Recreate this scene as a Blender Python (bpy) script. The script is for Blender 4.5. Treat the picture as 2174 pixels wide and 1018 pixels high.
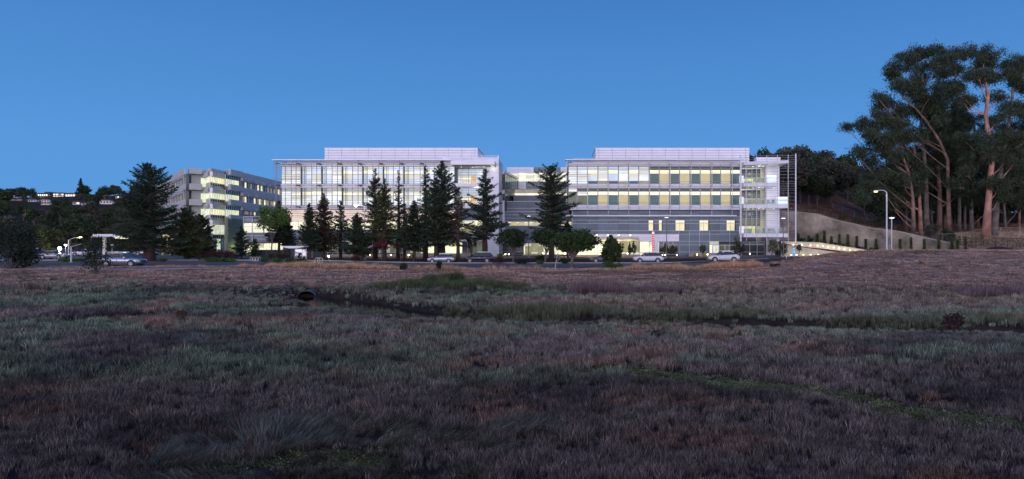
import bpy, math, random
import numpy as np
from mathutils import Vector, Matrix
R = math.radians
random.seed(7)
RNG = np.random.default_rng(11)
for o in list(bpy.data.objects): bpy.data.objects.remove(o, do_unlink=True)
SC = bpy.context.scene
COL = SC.collection
# ------------------------------------------------------------------ camera, sky, sun, exposure
F, U0, V0, CZ = 1450.0, 1183.0, 515.0, 3.3       # focal length and principal point in photo pixels, eye height (m) above the road
cam = bpy.data.cameras.new('camera'); cam.sensor_width = 36; cam.lens = F/2174*36
cam.shift_x = (1087-U0)/2174; cam.shift_y = (V0-509)/2174
cam.clip_start = .5; cam.clip_end = 6000
co = bpy.data.objects.new('camera', cam); COL.objects.link(co)
co.location = (0, 0, CZ); co.rotation_euler = (R(90), 0, 0); SC.camera = co
SC.view_settings.view_transform = 'Standard'; SC.view_settings.look = 'None'
SC.view_settings.exposure = 0; SC.view_settings.gamma = 1; SC.view_settings.use_curve_mapping = False
W = bpy.data.worlds.new('World'); SC.world = W; W.use_nodes = True
nt = W.node_tree; nt.nodes.clear()
def N(t, tree=None, **k):
    n = (tree or nt).nodes.new(t)
    for a, b in k.items(): setattr(n, a, b)
    return n
def L(a, b, tree=None): (tree or nt).links.new(a, b)
out = N('ShaderNodeOutputWorld'); bg = N('ShaderNodeBackground'); tc = N('ShaderNodeTexCoord'); sp = N('ShaderNodeSeparateXYZ')
L(tc.outputs['Generated'], sp.inputs[0])
ORD = ['leftmost']+[w+' from the left' for w in 'second third fourth fifth sixth seventh eighth ninth tenth eleventh twelfth thirteenth fourteenth fifteenth sixteenth seventeenth eighteenth nineteenth twentieth'.split()]
rp = N('ShaderNodeValToRGB'); e = rp.color_ramp.elements        # clear dusk sky: paler towards the horizon
e[0].position = 0; e[0].color = (.112, .345, .73, 1); e[1].position = 1; e[1].color = (.018, .085, .30, 1)
x = e.new(.12); x.color = (.100, .318, .72, 1); x = e.new(.34); x.color = (.056, .208, .555, 1)
L(sp.outputs['Z'], rp.inputs['Fac'])
# afterglow of the sunset behind the camera
m1 = N('ShaderNodeMapRange'); m1.interpolation_type = 'SMOOTHSTEP'; m1.inputs[1].default_value = .15; m1.inputs[2].default_value = -.95
m1.inputs[3].default_value = 0; m1.inputs[4].default_value = 1
L(sp.outputs['Y'], m1.inputs[0])
m2 = N('ShaderNodeMapRange'); m2.interpolation_type = 'SMOOTHSTEP'; m2.inputs[1].default_value = .75; m2.inputs[2].default_value = 0.0
m2.inputs[3].default_value = 0; m2.inputs[4].default_value = 1
L(sp.outputs['Z'], m2.inputs[0])
mm = N('ShaderNodeMath', operation='MULTIPLY'); L(m1.outputs[0], mm.inputs[0]); L(m2.outputs[0], mm.inputs[1])
mx = N('ShaderNodeMix', data_type='RGBA', blend_type='MIX'); L(mm.outputs[0], mx.inputs[0])
L(rp.outputs[0], mx.inputs[6]); mx.inputs[7].default_value = (2.3, 2.12, 2.5, 1)
L(mx.outputs[2], bg.inputs[0]); bg.inputs[1].default_value = 1.0; L(bg.outputs[0], out.inputs[0])
sl = bpy.data.lights.new('sun', 'SUN'); sl.energy = .42; sl.angle = R(35); sl.color = (1, .72, .70)
so = bpy.data.objects.new('sun', sl); COL.objects.link(so); so.rotation_euler = (R(76), 0, R(-18))
SC.cycles.max_bounces = 5; SC.cycles.diffuse_bounces = 2; SC.cycles.glossy_bounces = 3; SC.cycles.transparent_max_bounces = 16
SC.cycles.sample_clamp_indirect = 3; SC.cycles.use_denoising = True

# ------------------------------------------------------------------ helpers
def PX(u, Y): return (u-U0)/F*Y
def PZ(v, Y): return CZ+(V0-v)/F*Y
def sm(a, b, x):
    t = np.clip((x-a)/(b-a), 0, 1); return t*t*(3-2*t)
MATS = {}
def M(name, col, rough=.6, metal=0, var=.15, scale=1.2, emis=None, es=1.0, bump=0, bs=8, spec=.5, evar=0, trans=0, esc=None):
    if name in MATS: return MATS[name]
    m = bpy.data.materials.new(name); m.use_nodes = True; t = m.node_tree; b = t.nodes['Principled BSDF']; o = t.nodes['Material Output']
    b.inputs['Roughness'].default_value = rough; b.inputs['Metallic'].default_value = metal; b.inputs['Specular IOR Level'].default_value = spec
    g = N('ShaderNodeNewGeometry', t)
    if var:
        n = N('ShaderNodeTexNoise', t); n.inputs['Scale'].default_value = scale; n.inputs['Detail'].default_value = 5
        L(g.outputs['Position'], n.inputs['Vector'], t)
        r = N('ShaderNodeMapRange', t); r.inputs[1].default_value = .3; r.inputs[2].default_value = .7; r.inputs[3].default_value = 1-var; r.inputs[4].default_value = 1+var
        L(n.outputs[0], r.inputs[0], t)
        v = N('ShaderNodeVectorMath', t, operation='SCALE'); v.inputs[0].default_value = col; L(r.outputs[0], v.inputs['Scale'], t)
        L(v.outputs[0], b.inputs['Base Color'], t)
    else: b.inputs['Base Color'].default_value = (*col, 1)
    if emis:
        b.inputs['Emission Strength'].default_value = es; b.inputs['Emission Color'].default_value = (*emis, 1)
        if evar:                                            # uneven light of the room behind the glass
            mp = N('ShaderNodeMapping', t); mp.inputs['Scale'].default_value = esc or (.55, .55, .8); L(g.outputs['Position'], mp.inputs[0], t)
            n2 = N('ShaderNodeTexNoise', t); n2.inputs['Scale'].default_value = 1; n2.inputs['Detail'].default_value = 4; L(mp.outputs[0], n2.inputs['Vector'], t)
            r2 = N('ShaderNodeMapRange', t); r2.inputs[1].default_value = .32; r2.inputs[2].default_value = .68; r2.inputs[3].default_value = es*(1-evar); r2.inputs[4].default_value = es*(1+evar)
            L(n2.outputs[0], r2.inputs[0], t); L(r2.outputs[0], b.inputs['Emission Strength'], t)
    if bump:
        nb = N('ShaderNodeTexNoise', t); nb.inputs['Scale'].default_value = bs; nb.inputs['Detail'].default_value = 6; L(g.outputs['Position'], nb.inputs['Vector'], t)
        bb = N('ShaderNodeBump', t); bb.inputs['Strength'].default_value = bump; bb.inputs['Distance'].default_value = .15; L(nb.outputs[0], bb.inputs['Height'], t); L(bb.outputs[0], b.inputs['Normal'], t)
    if trans:
        tl = N('ShaderNodeBsdfTranslucent', t); ms = N('ShaderNodeMixShader', t); ms.inputs[0].default_value = trans
        if var: L(v.outputs[0], tl.inputs[0], t)
        else: tl.inputs[0].default_value = (*col, 1)
        L(b.outputs[0], ms.inputs[1], t); L(tl.outputs[0], ms.inputs[2], t); L(ms.outputs[0], o.inputs[0], t)
    MATS[name] = m; return m
def glass_mat(name, tint=(.8, .9, .9), refl=.12):
    if name in MATS: return MATS[name]
    m = bpy.data.materials.new(name); m.use_nodes = True; t = m.node_tree; t.nodes.remove(t.nodes['Principled BSDF']); o = t.nodes['Material Output']
    tr = N('ShaderNodeBsdfTransparent', t); tr.inputs[0].default_value = (*tint, 1); gl = N('ShaderNodeBsdfGlossy', t); gl.inputs['Roughness'].default_value = .03
    ly = N('ShaderNodeLayerWeight', t); ly.inputs[0].default_value = .3; a = N('ShaderNodeMath', t, operation='ADD'); a.use_clamp = True; a.inputs[1].default_value = refl
    L(ly.outputs['Fresnel'], a.inputs[0], t); ms = N('ShaderNodeMixShader', t); L(a.outputs[0], ms.inputs[0], t); L(tr.outputs[0], ms.inputs[1], t); L(gl.outputs[0], ms.inputs[2], t); L(ms.outputs[0], o.inputs[0], t)
    MATS[name] = m; return m
def setp(o, label=None, cat=None, group=None, kind=None):
    if label: o['label'] = label
    if cat: o['category'] = cat
    if group: o['group'] = group
    if kind: o['kind'] = kind
    return o
def mesh(name, V, Fc, mat=None, smooth=False):
    me = bpy.data.meshes.new(name)
    V = np.asarray(V, dtype=np.float32)
    if isinstance(Fc, np.ndarray):
        k = Fc.shape[1]; me.vertices.add(len(V)); me.vertices.foreach_set('co', V.ravel())
        me.loops.add(Fc.size); me.loops.foreach_set('vertex_index', Fc.ravel().astype(np.int32))
        me.polygons.add(len(Fc)); me.polygons.foreach_set('loop_start', np.arange(0, Fc.size, k, dtype=np.int32)); me.polygons.foreach_set('loop_total', np.full(len(Fc), k, dtype=np.int32))
        me.update(calc_edges=True)
    else: me.from_pydata([tuple(map(float, q)) for q in V], [], Fc)
    if mat: me.materials.append(mat)
    if smooth: me.polygons.foreach_set('use_smooth', [True]*len(me.polygons))
    return me
def put(name, me, loc=(0, 0, 0), parent=None, rz=0, scale=None):
    o = bpy.data.objects.new(name, me); COL.objects.link(o); o.location = loc; o.rotation_euler = (0, 0, rz)
    if scale is not None: o.scale = scale
    if parent is not None: o.parent = parent
    return o
def empty(name, loc, label, cat, group=None, rz=0, sc=1):
    o = bpy.data.objects.new(name, None); COL.objects.link(o); o.location = loc; o.rotation_euler = (0, 0, rz); o.scale = (sc,)*3
    return setp(o, label, cat, group)
CUBE = {}
CV = [(-.5, -.5, -.5), (.5, -.5, -.5), (.5, .5, -.5), (-.5, .5, -.5), (-.5, -.5, .5), (.5, -.5, .5), (.5, .5, .5), (-.5, .5, .5)]
CF = [(0, 3, 2, 1), (4, 5, 6, 7), (0, 1, 5, 4), (1, 2, 6, 5), (2, 3, 7, 6), (3, 0, 4, 7)]
def cube(mat):
    if mat.name not in CUBE: CUBE[mat.name] = mesh('block', CV, CF, mat)
    return CUBE[mat.name]
class MB:                                                   # collects shapes into one mesh
    def __init__(s): s.v = []; s.f = []
    def box(s, x0, x1, y0, y1, z0, z1):
        n = len(s.v); s.v += [(x0+(x1-x0)*(a+.5), y0+(y1-y0)*(b+.5), z0+(z1-z0)*(c+.5)) for a, b, c in CV]; s.f += [tuple(n+i for i in q) for q in CF]; return s
    def tube(s, pts, rad, n=6, cap=True):
        pts = [Vector(p) for p in pts]; rad = rad if hasattr(rad, '__len__') else [rad]*len(pts); b = len(s.v)
        for i, p in enumerate(pts):
            d = (pts[min(i+1, len(pts)-1)]-pts[max(i-1, 0)]).normalized(); a = Vector((0, 0, 1)) if abs(d.z) < .95 else Vector((1, 0, 0))
            q = d.cross(a).normalized(); w = d.cross(q)
            for k in range(n):
                t = 2*math.pi*k/n; s.v.append(tuple(p+(q*math.cos(t)+w*math.sin(t))*rad[i]))
        for i in range(len(pts)-1):
            for k in range(n): s.f.append((b+i*n+k, b+i*n+(k+1) % n, b+(i+1)*n+(k+1) % n, b+(i+1)*n+k))
        if cap: s.f.append(tuple(b+k for k in range(n))[::-1]); s.f.append(tuple(b+(len(pts)-1)*n+k for k in range(n)))
        return s
    def lathe(s, prof, n=12, c=(0, 0, 0)):
        b = len(s.v)
        for r, z in prof:
            for k in range(n): t = 2*math.pi*k/n; s.v.append((c[0]+r*math.cos(t), c[1]+r*math.sin(t), c[2]+z))
        for i in range(len(prof)-1):
            for k in range(n): s.f.append((b+i*n+k, b+i*n+(k+1) % n, b+(i+1)*n+(k+1) % n, b+(i+1)*n+k))
        return s
    def prism(s, poly, y0, y1):                             # polygon in x,z pushed along y
        b = len(s.v); n = len(poly); s.v += [(p[0], y0, p[1]) for p in poly]+[(p[0], y1, p[1]) for p in poly]
        s.f.append(tuple(range(b, b+n))); s.f.append(tuple(range(b+n, b+2*n))[::-1])
        for k in range(n): s.f.append((b+k, b+n+k, b+n+(k+1) % n, b+(k+1) % n))
        return s
    def me(s, name, mat, smooth=False): return mesh(name, s.v, s.f, mat, smooth)
    def to(s, name, mat, parent=None, loc=(0, 0, 0), smooth=False): return put(name, s.me(name, mat, smooth), loc, parent)
class Thing:
    def __init__(s, name, loc, label, cat, group=None): s.o = empty(name, loc, label, cat, group); s.l = Vector(loc)
    def box(s, name, x0, x1, y0, y1, z0, z1, mat, parent=None):
        p = parent or s.o; off = s.l if p is s.o else s.l+p.location
        return put(name, cube(mat), Vector(((x0+x1)/2, (y0+y1)/2, (z0+z1)/2))-off, p, 0, (abs(x1-x0), abs(y1-y0), abs(z1-z0)))
    def px(s, name, u0, u1, v0, v1, Y, d, mat, Yref=None):  # front face at depth Y, d metres deep
        q = Yref or Y; return s.box(name, PX(u0, q), PX(u1, q), Y, Y+d, PZ(v1, q), PZ(v0, q), mat)
    def line(s, name, p0, p1, z0, z1, th, mat, out=0, parent=None):   # upright slab along a plan line; out = offset towards its right-hand side
        a = Vector((p0[0], p0[1])); b = Vector((p1[0], p1[1])); d = b-a; n = Vector((d.y, -d.x)).normalized(); c = (a+b)/2+n*(out-th/2)
        o = put(name, cube(mat), Vector((c.x, c.y, (z0+z1)/2))-s.l, s.o, math.atan2(d.y, d.x), (d.length, th, z1-z0)); return o
FR = {}; RB = random.Random(21); BLINDS = {'pale_glow_pane', 'white_blind_pane', 'pale_yellow_pane', 'bright_room_pane', 'big_lit_pane', 'lit_upper_pane', 'olive_lit_pane'}
def frame_mesh(w, h, d, b, mat, mull=0):
    k = (round(w, 2), round(h, 2), d, b, mat.name, mull)
    if k not in FR:
        q = MB(); q.box(-w/2, w/2, 0, d, 0, b); q.box(-w/2, w/2, 0, d, h-b, h); q.box(-w/2, -w/2+b, .002, d-.002, b, h-b); q.box(w/2-b, w/2, .002, d-.002, b, h-b)
        for i in range(mull): x = -w/2+w*(i+1)/(mull+1); q.box(x-b/2, x+b/2, .004, d-.004, b, h-b)
        FR[k] = q.me('window', mat)
    return FR[k]
def window(T, x0, x1, z0, z1, Y, rows, fmat, d=.14, b=.05, name='window', mull=0):
    w, h = x1-x0, z1-z0
    fo = put(name, frame_mesh(w, h, d, b, fmat, mull), Vector(((x0+x1)/2, Y, z0))-T.l, T.o)
    for a, c, m in rows:                                    # rows: fraction from the top, fraction to, material
        zt, zb = h*(1-a), h*(1-c)
        p = put('pane', cube(m), (0, d*.6, (zt+zb)/2), fo, 0, (w-b*2+.02, .03, max(.05, zt-zb-.04)))
        if m.name in BLINDS and h > 2 and RB.random() < .55:     # roller blinds stopped at unequal heights, and fittings glimpsed behind the glass
            bh = (zt-zb)*RB.uniform(.15, .7); put('blind', cube(MATS['roller_blind']), (0, d*.6-.03, zt-bh/2-.02), fo, 0, (w-b*2-.02, .012, bh))
        if a > 0: put('transom', cube(fmat), (0, d/2, zt), fo, 0, (w-b*2, d*.8, .05))
    return fo
# value noise on the plan
_LAT = RNG.random((4, 256, 256))
def vn(x, y, s, k=0):
    x = np.asarray(x, float)/s+100; y = np.asarray(y, float)/s+100; i = np.floor(x).astype(int); j = np.floor(y).astype(int); a = x-i; b = y-j; a = a*a*(3-2*a); b = b*b*(3-2*b); G = _LAT[k % 4]
    g = lambda p, q: G[p % 256, q % 256]
    return (g(i, j)*(1-a)+g(i+1, j)*a)*(1-b)+(g(i, j+1)*(1-a)+g(i+1, j+1)*a)*b
def fb(x, y, s, k=0): return (vn(x, y, s, k)+.5*vn(x, y, s/2.1, k+1)+.25*vn(x, y, s/4.3, k+2))/1.75

# ------------------------------------------------------------------ terrain
CH = np.array([(-25.3, 68.6), (-24.2, 66.2), (-20.5, 61.5), (-15.2, 55), (-11.2, 50.5), (-8.6, 47.6), (-5, 46.4), (.5, 45.2), (9.6, 43.6), (15, 42.2), (22.8, 40.6), (28, 39.3), (42, 38), (60, 37)])
SW = np.array([(-60, 34), (-32, 39.8), (-28, 43.5), (-23.3, 48.5), (-20.5, 54), (-19, 58)])
def pdist(X, Y, P):
    d = np.full(np.shape(X), 1e9); s = np.zeros(np.shape(X)); acc = 0
    for a, b in zip(P[:-1], P[1:]):
        ab = b-a; l = math.hypot(*ab); t = np.clip(((X-a[0])*ab[0]+(Y-a[1])*ab[1])/l**2, 0, 1)
        q = np.hypot(X-a[0]-t*ab[0], Y-a[1]-t*ab[1]); m = q < d; d = np.where(m, q, d); s = np.where(m, acc+t*l, s); acc += l
    return d, s
WX = [20, 44.6, 52.4, 56.0, 59, 62, 64.4, 67.5, 70.4, 72.6, 75.3, 76.6, 200]
WY = [160, 155, 150, 147.5, 145.5, 142.5, 140, 136.5, 133, 130, 126, 122, 112]
WZ = [10.3, 10.25, 9.7, 9.1, 7.8, 6.75, 5.9, 5.3, 4.2, 3.3, 2.0, 1.4, 1.2]
def wallY(X): return np.interp(X, WX, WY)
def wallZ(X): return np.interp(X, WX, WZ)
def zroad(X): return .43*(1-sm(-45, -15, X))+.9*sm(12, 45, X)
def gz(X, Y):
    X = np.asarray(X, float); Y = np.asarray(Y, float)
    marsh = -1.5+.22*(fb(X, Y, 7, 1)-.5)+.10*(vn(X, Y, 1.3, 2)-.5)*sm(14, 22, Y)
    e = 3*(vn(X, 0*Y, 11, 3)-.5)
    t = .55*sm(59+e, 70+e, Y)+.45*sm(68, 78, Y)
    kn = 1.4*sm(21, 38, X)*sm(57, 75, Y)*(1-sm(85, 93, Y))
    z = marsh*(1-t)+(zroad(X)+.06*(vn(X, Y, 4, 2)-.5)*(1-sm(76, 79, Y)))*t+kn
    p = sm(112, 124, Y); z = z*(1-p)+(.45+.35*sm(20, 60, X))*p
    d, s = pdist(X, Y, CH); near_ = (Y < np.interp(X, CH[:, 0], CH[:, 1])); hw = np.where(s < 6, 1.2, np.where(s < 27, 1.9-.02*s, .5))*(.8+.4*vn(X, Y, 3, 1))
    z = z-(1.15*(1-t*.2))*(1-sm(hw, hw+.9, d))-np.where(near_, np.where(s < 27, .32, .28), .1)*(1-sm(hw+.5, hw+10, d))*(1-t)*(1-sm(66.8, 67.6, Y))
    d2, _ = pdist(X, Y, SW); z = z-.5*(1-sm(.2, 1.6, d2))*(1-t)
    wy = wallY(X); s_ = Y-wy; side = np.where(Y > 1, sm(.22, .31, X/np.maximum(Y, 1)), 0)
    sl_ = .165-.085*sm(58, 74, X*150/np.maximum(Y, 150))
    near = sm(76, 84, X)                                    # right of the wall the bank simply slopes
    hr = wallZ(X)+np.clip(s_, 0, 150)*sl_+2.5*sm(6, 40, s_)*(fb(X, Y, 35, 1)-.5)+(3.3-wallZ(X))*near*sm(0, 10, s_)
    w_ = side*np.where(near > 0, sm(-1, 1+5*near, s_), sm(-.2, .8, s_)); z = z*(1-w_)+hr*w_
    r = X/np.maximum(Y, 1); lf = 1-sm(-.60, -.36, r)
    z = z+lf*(sm(330, 720, Y)*49+sm(250, 700, Y)*4*(fb(X, Y, 90, 2)-.3)*1.6)-lf*25*sm(760, 1100, Y)
    return z
def gz1(x, y): return float(gz(np.array([x]), np.array([y]))[0])
def hit(u, v, y0=60, y1=900):                               # where the line of sight meets the ground
    Y = np.linspace(y0, y1, 4000); z = gz((u-U0)/F*Y, Y); q = CZ+(V0-v)/F*Y
    i = np.argmax(z >= q); return (PX(u, Y[i]), Y[i], z[i])
gx = np.unique(np.concatenate([np.linspace(-62, 62, 240), np.linspace(62, 110, 60), -np.geomspace(62, 1500, 60), np.geomspace(110, 1800, 50)]))
gy = np.unique(np.concatenate([np.linspace(-30, 12, 12), np.linspace(12, 84, 170), np.linspace(84, 165, 110), np.geomspace(165, 3500, 70)]))
GX, GY = np.meshgrid(gx, gy); GZ = gz(GX.ravel(), GY.ravel()); ny, nx = GX.shape
idx = np.arange(nx*ny).reshape(ny, nx)
gf = np.stack([idx[:-1, :-1], idx[:-1, 1:], idx[1:, 1:], idx[1:, :-1]], -1).reshape(-1, 4)
gm = mesh('ground', np.stack([GX.ravel(), GY.ravel(), GZ], 1), gf, smooth=True)
# soil colours: dark marsh mud, dry mown bank, mulch, brown hill
x_, y_ = GX.ravel(), GY.ravel()
c = np.tile(np.array([.035, .028, .027]), (len(x_), 1))
def blend(c, col, w): return c*(1-w[:, None])+np.array(col)*w[:, None]
c = blend(c, (.30, .20, .165), sm(60, 66, y_)*(y_ < 80)*sm(-1.25, -.85, GZ))
c = blend(c, (.27, .18, .145), sm(79, 80, y_))
c = blend(c, (.06, .032, .03), sm(105, 107, y_)*(1-sm(125, 128, y_))*(y_ < 150))
hl = sm(.24, .30, x_/np.maximum(y_, 1))*(y_ > wallY(x_))
c = blend(c, (.22, .12, .085), hl); c = blend(c, (.27, .20, .14), hl*sm(74, 80, x_*135/np.maximum(y_, 135))*(y_ < 150))
c = blend(c, (.05, .042, .03), ((x_/np.maximum(y_, 1) < -.3)*(y_ > 300)).astype(float))
ca = gm.color_attributes.new('soil', 'FLOAT_COLOR', 'POINT'); ca.data.foreach_set('color', np.concatenate([c, np.ones((len(c), 1))], 1).astype(np.float32).ravel())
m = bpy.data.materials.new('soil'); m.use_nodes = True; t = m.node_tree; b = t.nodes['Principled BSDF']; b.inputs['Roughness'].default_value = .95; b.inputs['Specular IOR Level'].default_value = .1
at = N('ShaderNodeAttribute', t, attribute_name='soil'); g = N('ShaderNodeNewGeometry', t); n = N('ShaderNodeTexNoise', t); n.inputs['Scale'].default_value = .9; n.inputs['Detail'].default_value = 9; n.inputs['Roughness'].default_value = .7
L(g.outputs['Position'], n.inputs['Vector'], t); r = N('ShaderNodeMapRange', t); r.inputs[1].default_value = .3; r.inputs[2].default_value = .7; r.inputs[3].default_value = .45; r.inputs[4].default_value = 1.5
L(n.outputs[0], r.inputs[0], t); v = N('ShaderNodeVectorMath', t, operation='SCALE'); L(at.outputs['Color'], v.inputs[0], t); L(r.outputs[0], v.inputs['Scale'], t); L(v.outputs[0], b.inputs['Base Color'], t)
bb = N('ShaderNodeBump', t); bb.inputs['Strength'].default_value = .6; bb.inputs['Distance'].default_value = .12; L(n.outputs[0], bb.inputs['Height'], t); L(bb.outputs[0], b.inputs['Normal'], t)
gm.materials.append(m); setp(put('ground', gm), kind='structure')
def strip(name, x0, x1, fy0, fy1, mat, dz, nx=120, ny=3, kind='structure'):
    xs = np.linspace(x0, x1, nx); V = []; 
    for j in range(ny):
        y = fy0(xs)+(fy1(xs)-fy0(xs))*j/(ny-1); V.append(np.stack([xs, y, gz(xs, y)+dz], 1))
    V = np.concatenate(V); id_ = np.arange(nx*ny).reshape(ny, nx); f = np.stack([id_[:-1, :-1], id_[:-1, 1:], id_[1:, 1:], id_[1:, :-1]], -1).reshape(-1, 4)
    o = put(name, mesh(name, V, f, mat)); return setp(o, kind=kind)
cst = lambda a: (lambda x: np.full(np.shape(x), float(a)))
ASPH = M('asphalt', (.055, .062, .075), .75, var=.25, scale=.6, bump=.2, bs=20); GRAV = M('shoulder_gravel', (.13, .115, .115), .95, var=.35, scale=3, bump=.5, bs=14)
CONC = M('concrete', (.33, .32, .31), .85, var=.15, scale=2, bump=.2); PAINT = M('road_paint', (.72, .72, .72), .6, var=.2, scale=5)
rn = lambda x: 86.2+1.0*sm(-60, -20, x)*0-3.2*sm(-25, -50, x)*0-4.5*(1-sm(-50, -20, x))
strip('road_shoulder', -150, 62, lambda x: rn(x)+8.2, cst(106.6), GRAV, .03)
strip('road', -150, 62, rn, lambda x: rn(x)+9.0, ASPH, .045)
strip('footpath', -95, 14, lambda x: rn(x)-6.6, lambda x: rn(x)-5.3, M('path_concrete', (.36, .34, .36), .85, var=.2, scale=1), .035)
strip('parking_lot', -170, -50, cst(112), cst(170), ASPH, .06, ny=12)
strip('entry_drive', -50, 40, cst(120), cst(126), ASPH, .05, ny=4)
strip('entry_road', 26, 60, cst(106.8), cst(121), ASPH, .05, ny=10)
for a, bq, yy in ((24, 33, 89.5), (28.5, 36, 92.5)): strip('lane_marking', a, bq, cst(yy), cst(yy+.35), PAINT, .065, nx=12, ny=2)
for k in range(14): strip('lane_marking', -70+k*7, -67+k*7, lambda x: rn(x)+4.4, lambda x: rn(x)+4.55, PAINT, .055, nx=6, ny=2)
# kerbs (far kerb behind the parked cars, red kerb at the right)
def kerb(name, x0, x1, fy, mat, n, w=.3):
    xs = np.linspace(x0, x1, n+1); q = MB()
    for a, b2 in zip(xs[:-1], xs[1:]):
        y0, y1 = float(fy(a)), float(fy(b2)); za, zb = gz1(a, y0), gz1(b2, y1); k = len(q.v)
        q.v += [(a, y0, za-.1), (b2, y1, zb-.1), (b2, y1+w, zb-.1), (a, y0+w, za-.1), (a, y0, za+.17), (b2, y1, zb+.17), (b2, y1+w, zb+.17), (a, y0+w, za+.17)]; q.f += [tuple(k+i for i in c_) for c_ in CF]
    return setp(q.to(name, mat), kind='structure')
kerb('kerb', -110, 33, lambda x: 106.6, CONC, 50)
kerb('red_kerb', 33.2, 45.5, lambda x: 95.2+.62*(x-33.2), M('red_kerb_paint', (.42, .03, .05), .6, var=.2), 16, .4)
# island with mulch behind the red kerb
V = []; 
for a in np.linspace(18, 45, 28): y0 = 95.8+.62*max(0, a-33.2)+ (0 if a > 33.2 else (33.2-a)*.75); V.append((a, y0, gz1(a, y0)+.12)); V.append((a, 106.5, gz1(a, 106.5)+.12))
setp(put('planting_island', mesh('planting_island', V, [(2*i, 2*i+2, 2*i+3, 2*i+1) for i in range(27)], M('mulch', (.055, .026, .026), .95, var=.5, scale=4, bump=.8, bs=10))), kind='structure')
# water of the tidal channel
m = bpy.data.materials.new('channel_water'); m.use_nodes = True; b = m.node_tree.nodes['Principled BSDF']; b.inputs['Base Color'].default_value = (.012, .013, .010, 1); b.inputs['Roughness'].default_value = .06; b.inputs['Specular IOR Level'].default_value = .8
t = m.node_tree; n = N('ShaderNodeTexNoise', t); n.inputs['Scale'].default_value = 1.6; g = N('ShaderNodeNewGeometry', t); L(g.outputs['Position'], n.inputs['Vector'], t); bb = N('ShaderNodeBump', t); bb.inputs['Strength'].default_value = .12; bb.inputs['Distance'].default_value = .1; L(n.outputs[0], bb.inputs['Height'], t); L(bb.outputs[0], b.inputs['Normal'], t)
V = []; 
for i, p in enumerate(CH):
    d = CH[min(i+1, len(CH)-1)]-CH[max(i-1, 0)]; d = d/np.hypot(*d); nn = np.array([-d[1], d[0]])*(2.2 if i < 2 else 4); V += [(*(p-nn), -2.0), (*(p+nn), -2.0)]
setp(put('channel_water', mesh('channel_water', V, [(2*i, 2*i+2, 2*i+3, 2*i+1) for i in range(0, len(CH)-1)], m)), kind='structure')
# ------------------------------------------------------------------ building materials
WHT = M('white_metal_panel', (.78, .80, .90), .42, .0, var=.05, scale=.8)
WHT2 = M('pale_metal_trim', (.60, .59, .63), .4, .2, var=.06)
SLATE = M('slate_panel', (.115, .165, .215), .38, .1, var=.1, scale=.7)
SLATE2 = M('dark_slate_panel', (.085, .12, .165), .35, .1, var=.1, scale=.7)
ROD = M('louver_metal', (.20, .20, .24), .45, .5, var=.05)
ROD2 = M('pale_louver_metal', (.52, .52, .57), .4, .3, var=.05)
RODM = M('grey_rod_metal', (.30, .30, .35), .4, .4, var=.05)
DARKF = M('dark_fin', (.03, .034, .045), .5, .3, var=.05)
CORE = M('building_core', (.08, .085, .1), .9, var=.05)
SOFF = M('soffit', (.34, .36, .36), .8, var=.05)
def EM(name, col, es, evar=.25, base=(.1, .1, .1), rough=.12, esc=None): return M(name, base, rough, var=0, emis=col, es=es, evar=evar, esc=esc)
BRI = EM('bright_window_strip', (1, .96, .62), 1.15, .12)
YEL = EM('yellow_blind_pane', (.92, .80, .40), .47, .12, (.15, .13, .06))
TEAL = EM('teal_glass_pane', (.10, .34, .36), .16, .3, (.02, .05, .055), .1)
TEALD = EM('dark_teal_glass_pane', (.08, .25, .25), .12, .3, (.015, .035, .035), .1)
PALE = EM('pale_glow_pane', (.62, .78, .98), .66, .18, (.3, .32, .36), .1, (.25, .25, .5))  # sky reflection and room light both put into the emission
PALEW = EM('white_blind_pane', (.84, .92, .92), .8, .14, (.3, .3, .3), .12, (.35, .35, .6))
PALEY = EM('pale_yellow_pane', (1, .95, .62), .95, .18, (.3, .3, .25))
OLIVE = EM('olive_lit_pane', (.60, .58, .24), .42, .3, (.05, .06, .04), .1)
OLIVED = EM('dim_olive_pane', (.22, .27, .15), .3, .4, (.03, .04, .03), .08)
PEACH = EM('peach_glow_panel', (.95, .76, .62), .6, .2, (.5, .42, .38), .4)  # cladding emits; light falling on it is put into the material
BRY = EM('bright_room_pane', (1, .98, .62), 1.05, .3, (.3, .3, .2), .12, (1.3, 1, 1.6))
NIGHT = M('dark_glass_pane', (.01, .014, .018), .06, var=0, spec=.8)
SHUT = M('shaded_glass_pane', (.045, .06, .07), .12, var=.2, scale=.5, spec=.6)
WARM = EM('warm_room_wall', (1, .76, .30), 1.0, .3, (.4, .3, .2), .6)
ORG = EM('orange_lit_panel', (1, .60, .18), .62, .15, (.4, .25, .1), .5)
LAMP = M('lamp_glow', (1, 1, 1), .4, var=0, emis=(1, .80, .38), es=2.6)
LAMPW = M('white_lamp_glow', (1, 1, 1), .4, var=0, emis=(1, .97, .85), es=2.5)
GLS = glass_mat('clear_glass', (.86, .93, .92), .0)
FROST = EM('lit_frosted_glass', (.90, .90, 1), .8, .06, (.6, .6, .65), .2)
M('roller_blind', (.5, .5, .46), .8, var=0, emis=(.9, .9, .72), es=.5)
def light(name, loc, e, col=(1, .82, .5), r=.1, spot=None, rot=None, parent=None):
    d = bpy.data.lights.new(name, 'SPOT' if spot else 'POINT'); d.energy = e; d.color = col; d.shadow_soft_size = r
    if spot: d.spot_size = R(spot); d.spot_blend = .6
    o = bpy.data.objects.new(name, d); COL.objects.link(o); o.location = loc
    if rot: o.rotation_euler = rot
    if parent: o.parent = parent
    return o
def mull(ua, ub, n): return [ua+(ub-ua)*i/n for i in range(n+1)]
YF = 138.0
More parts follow.
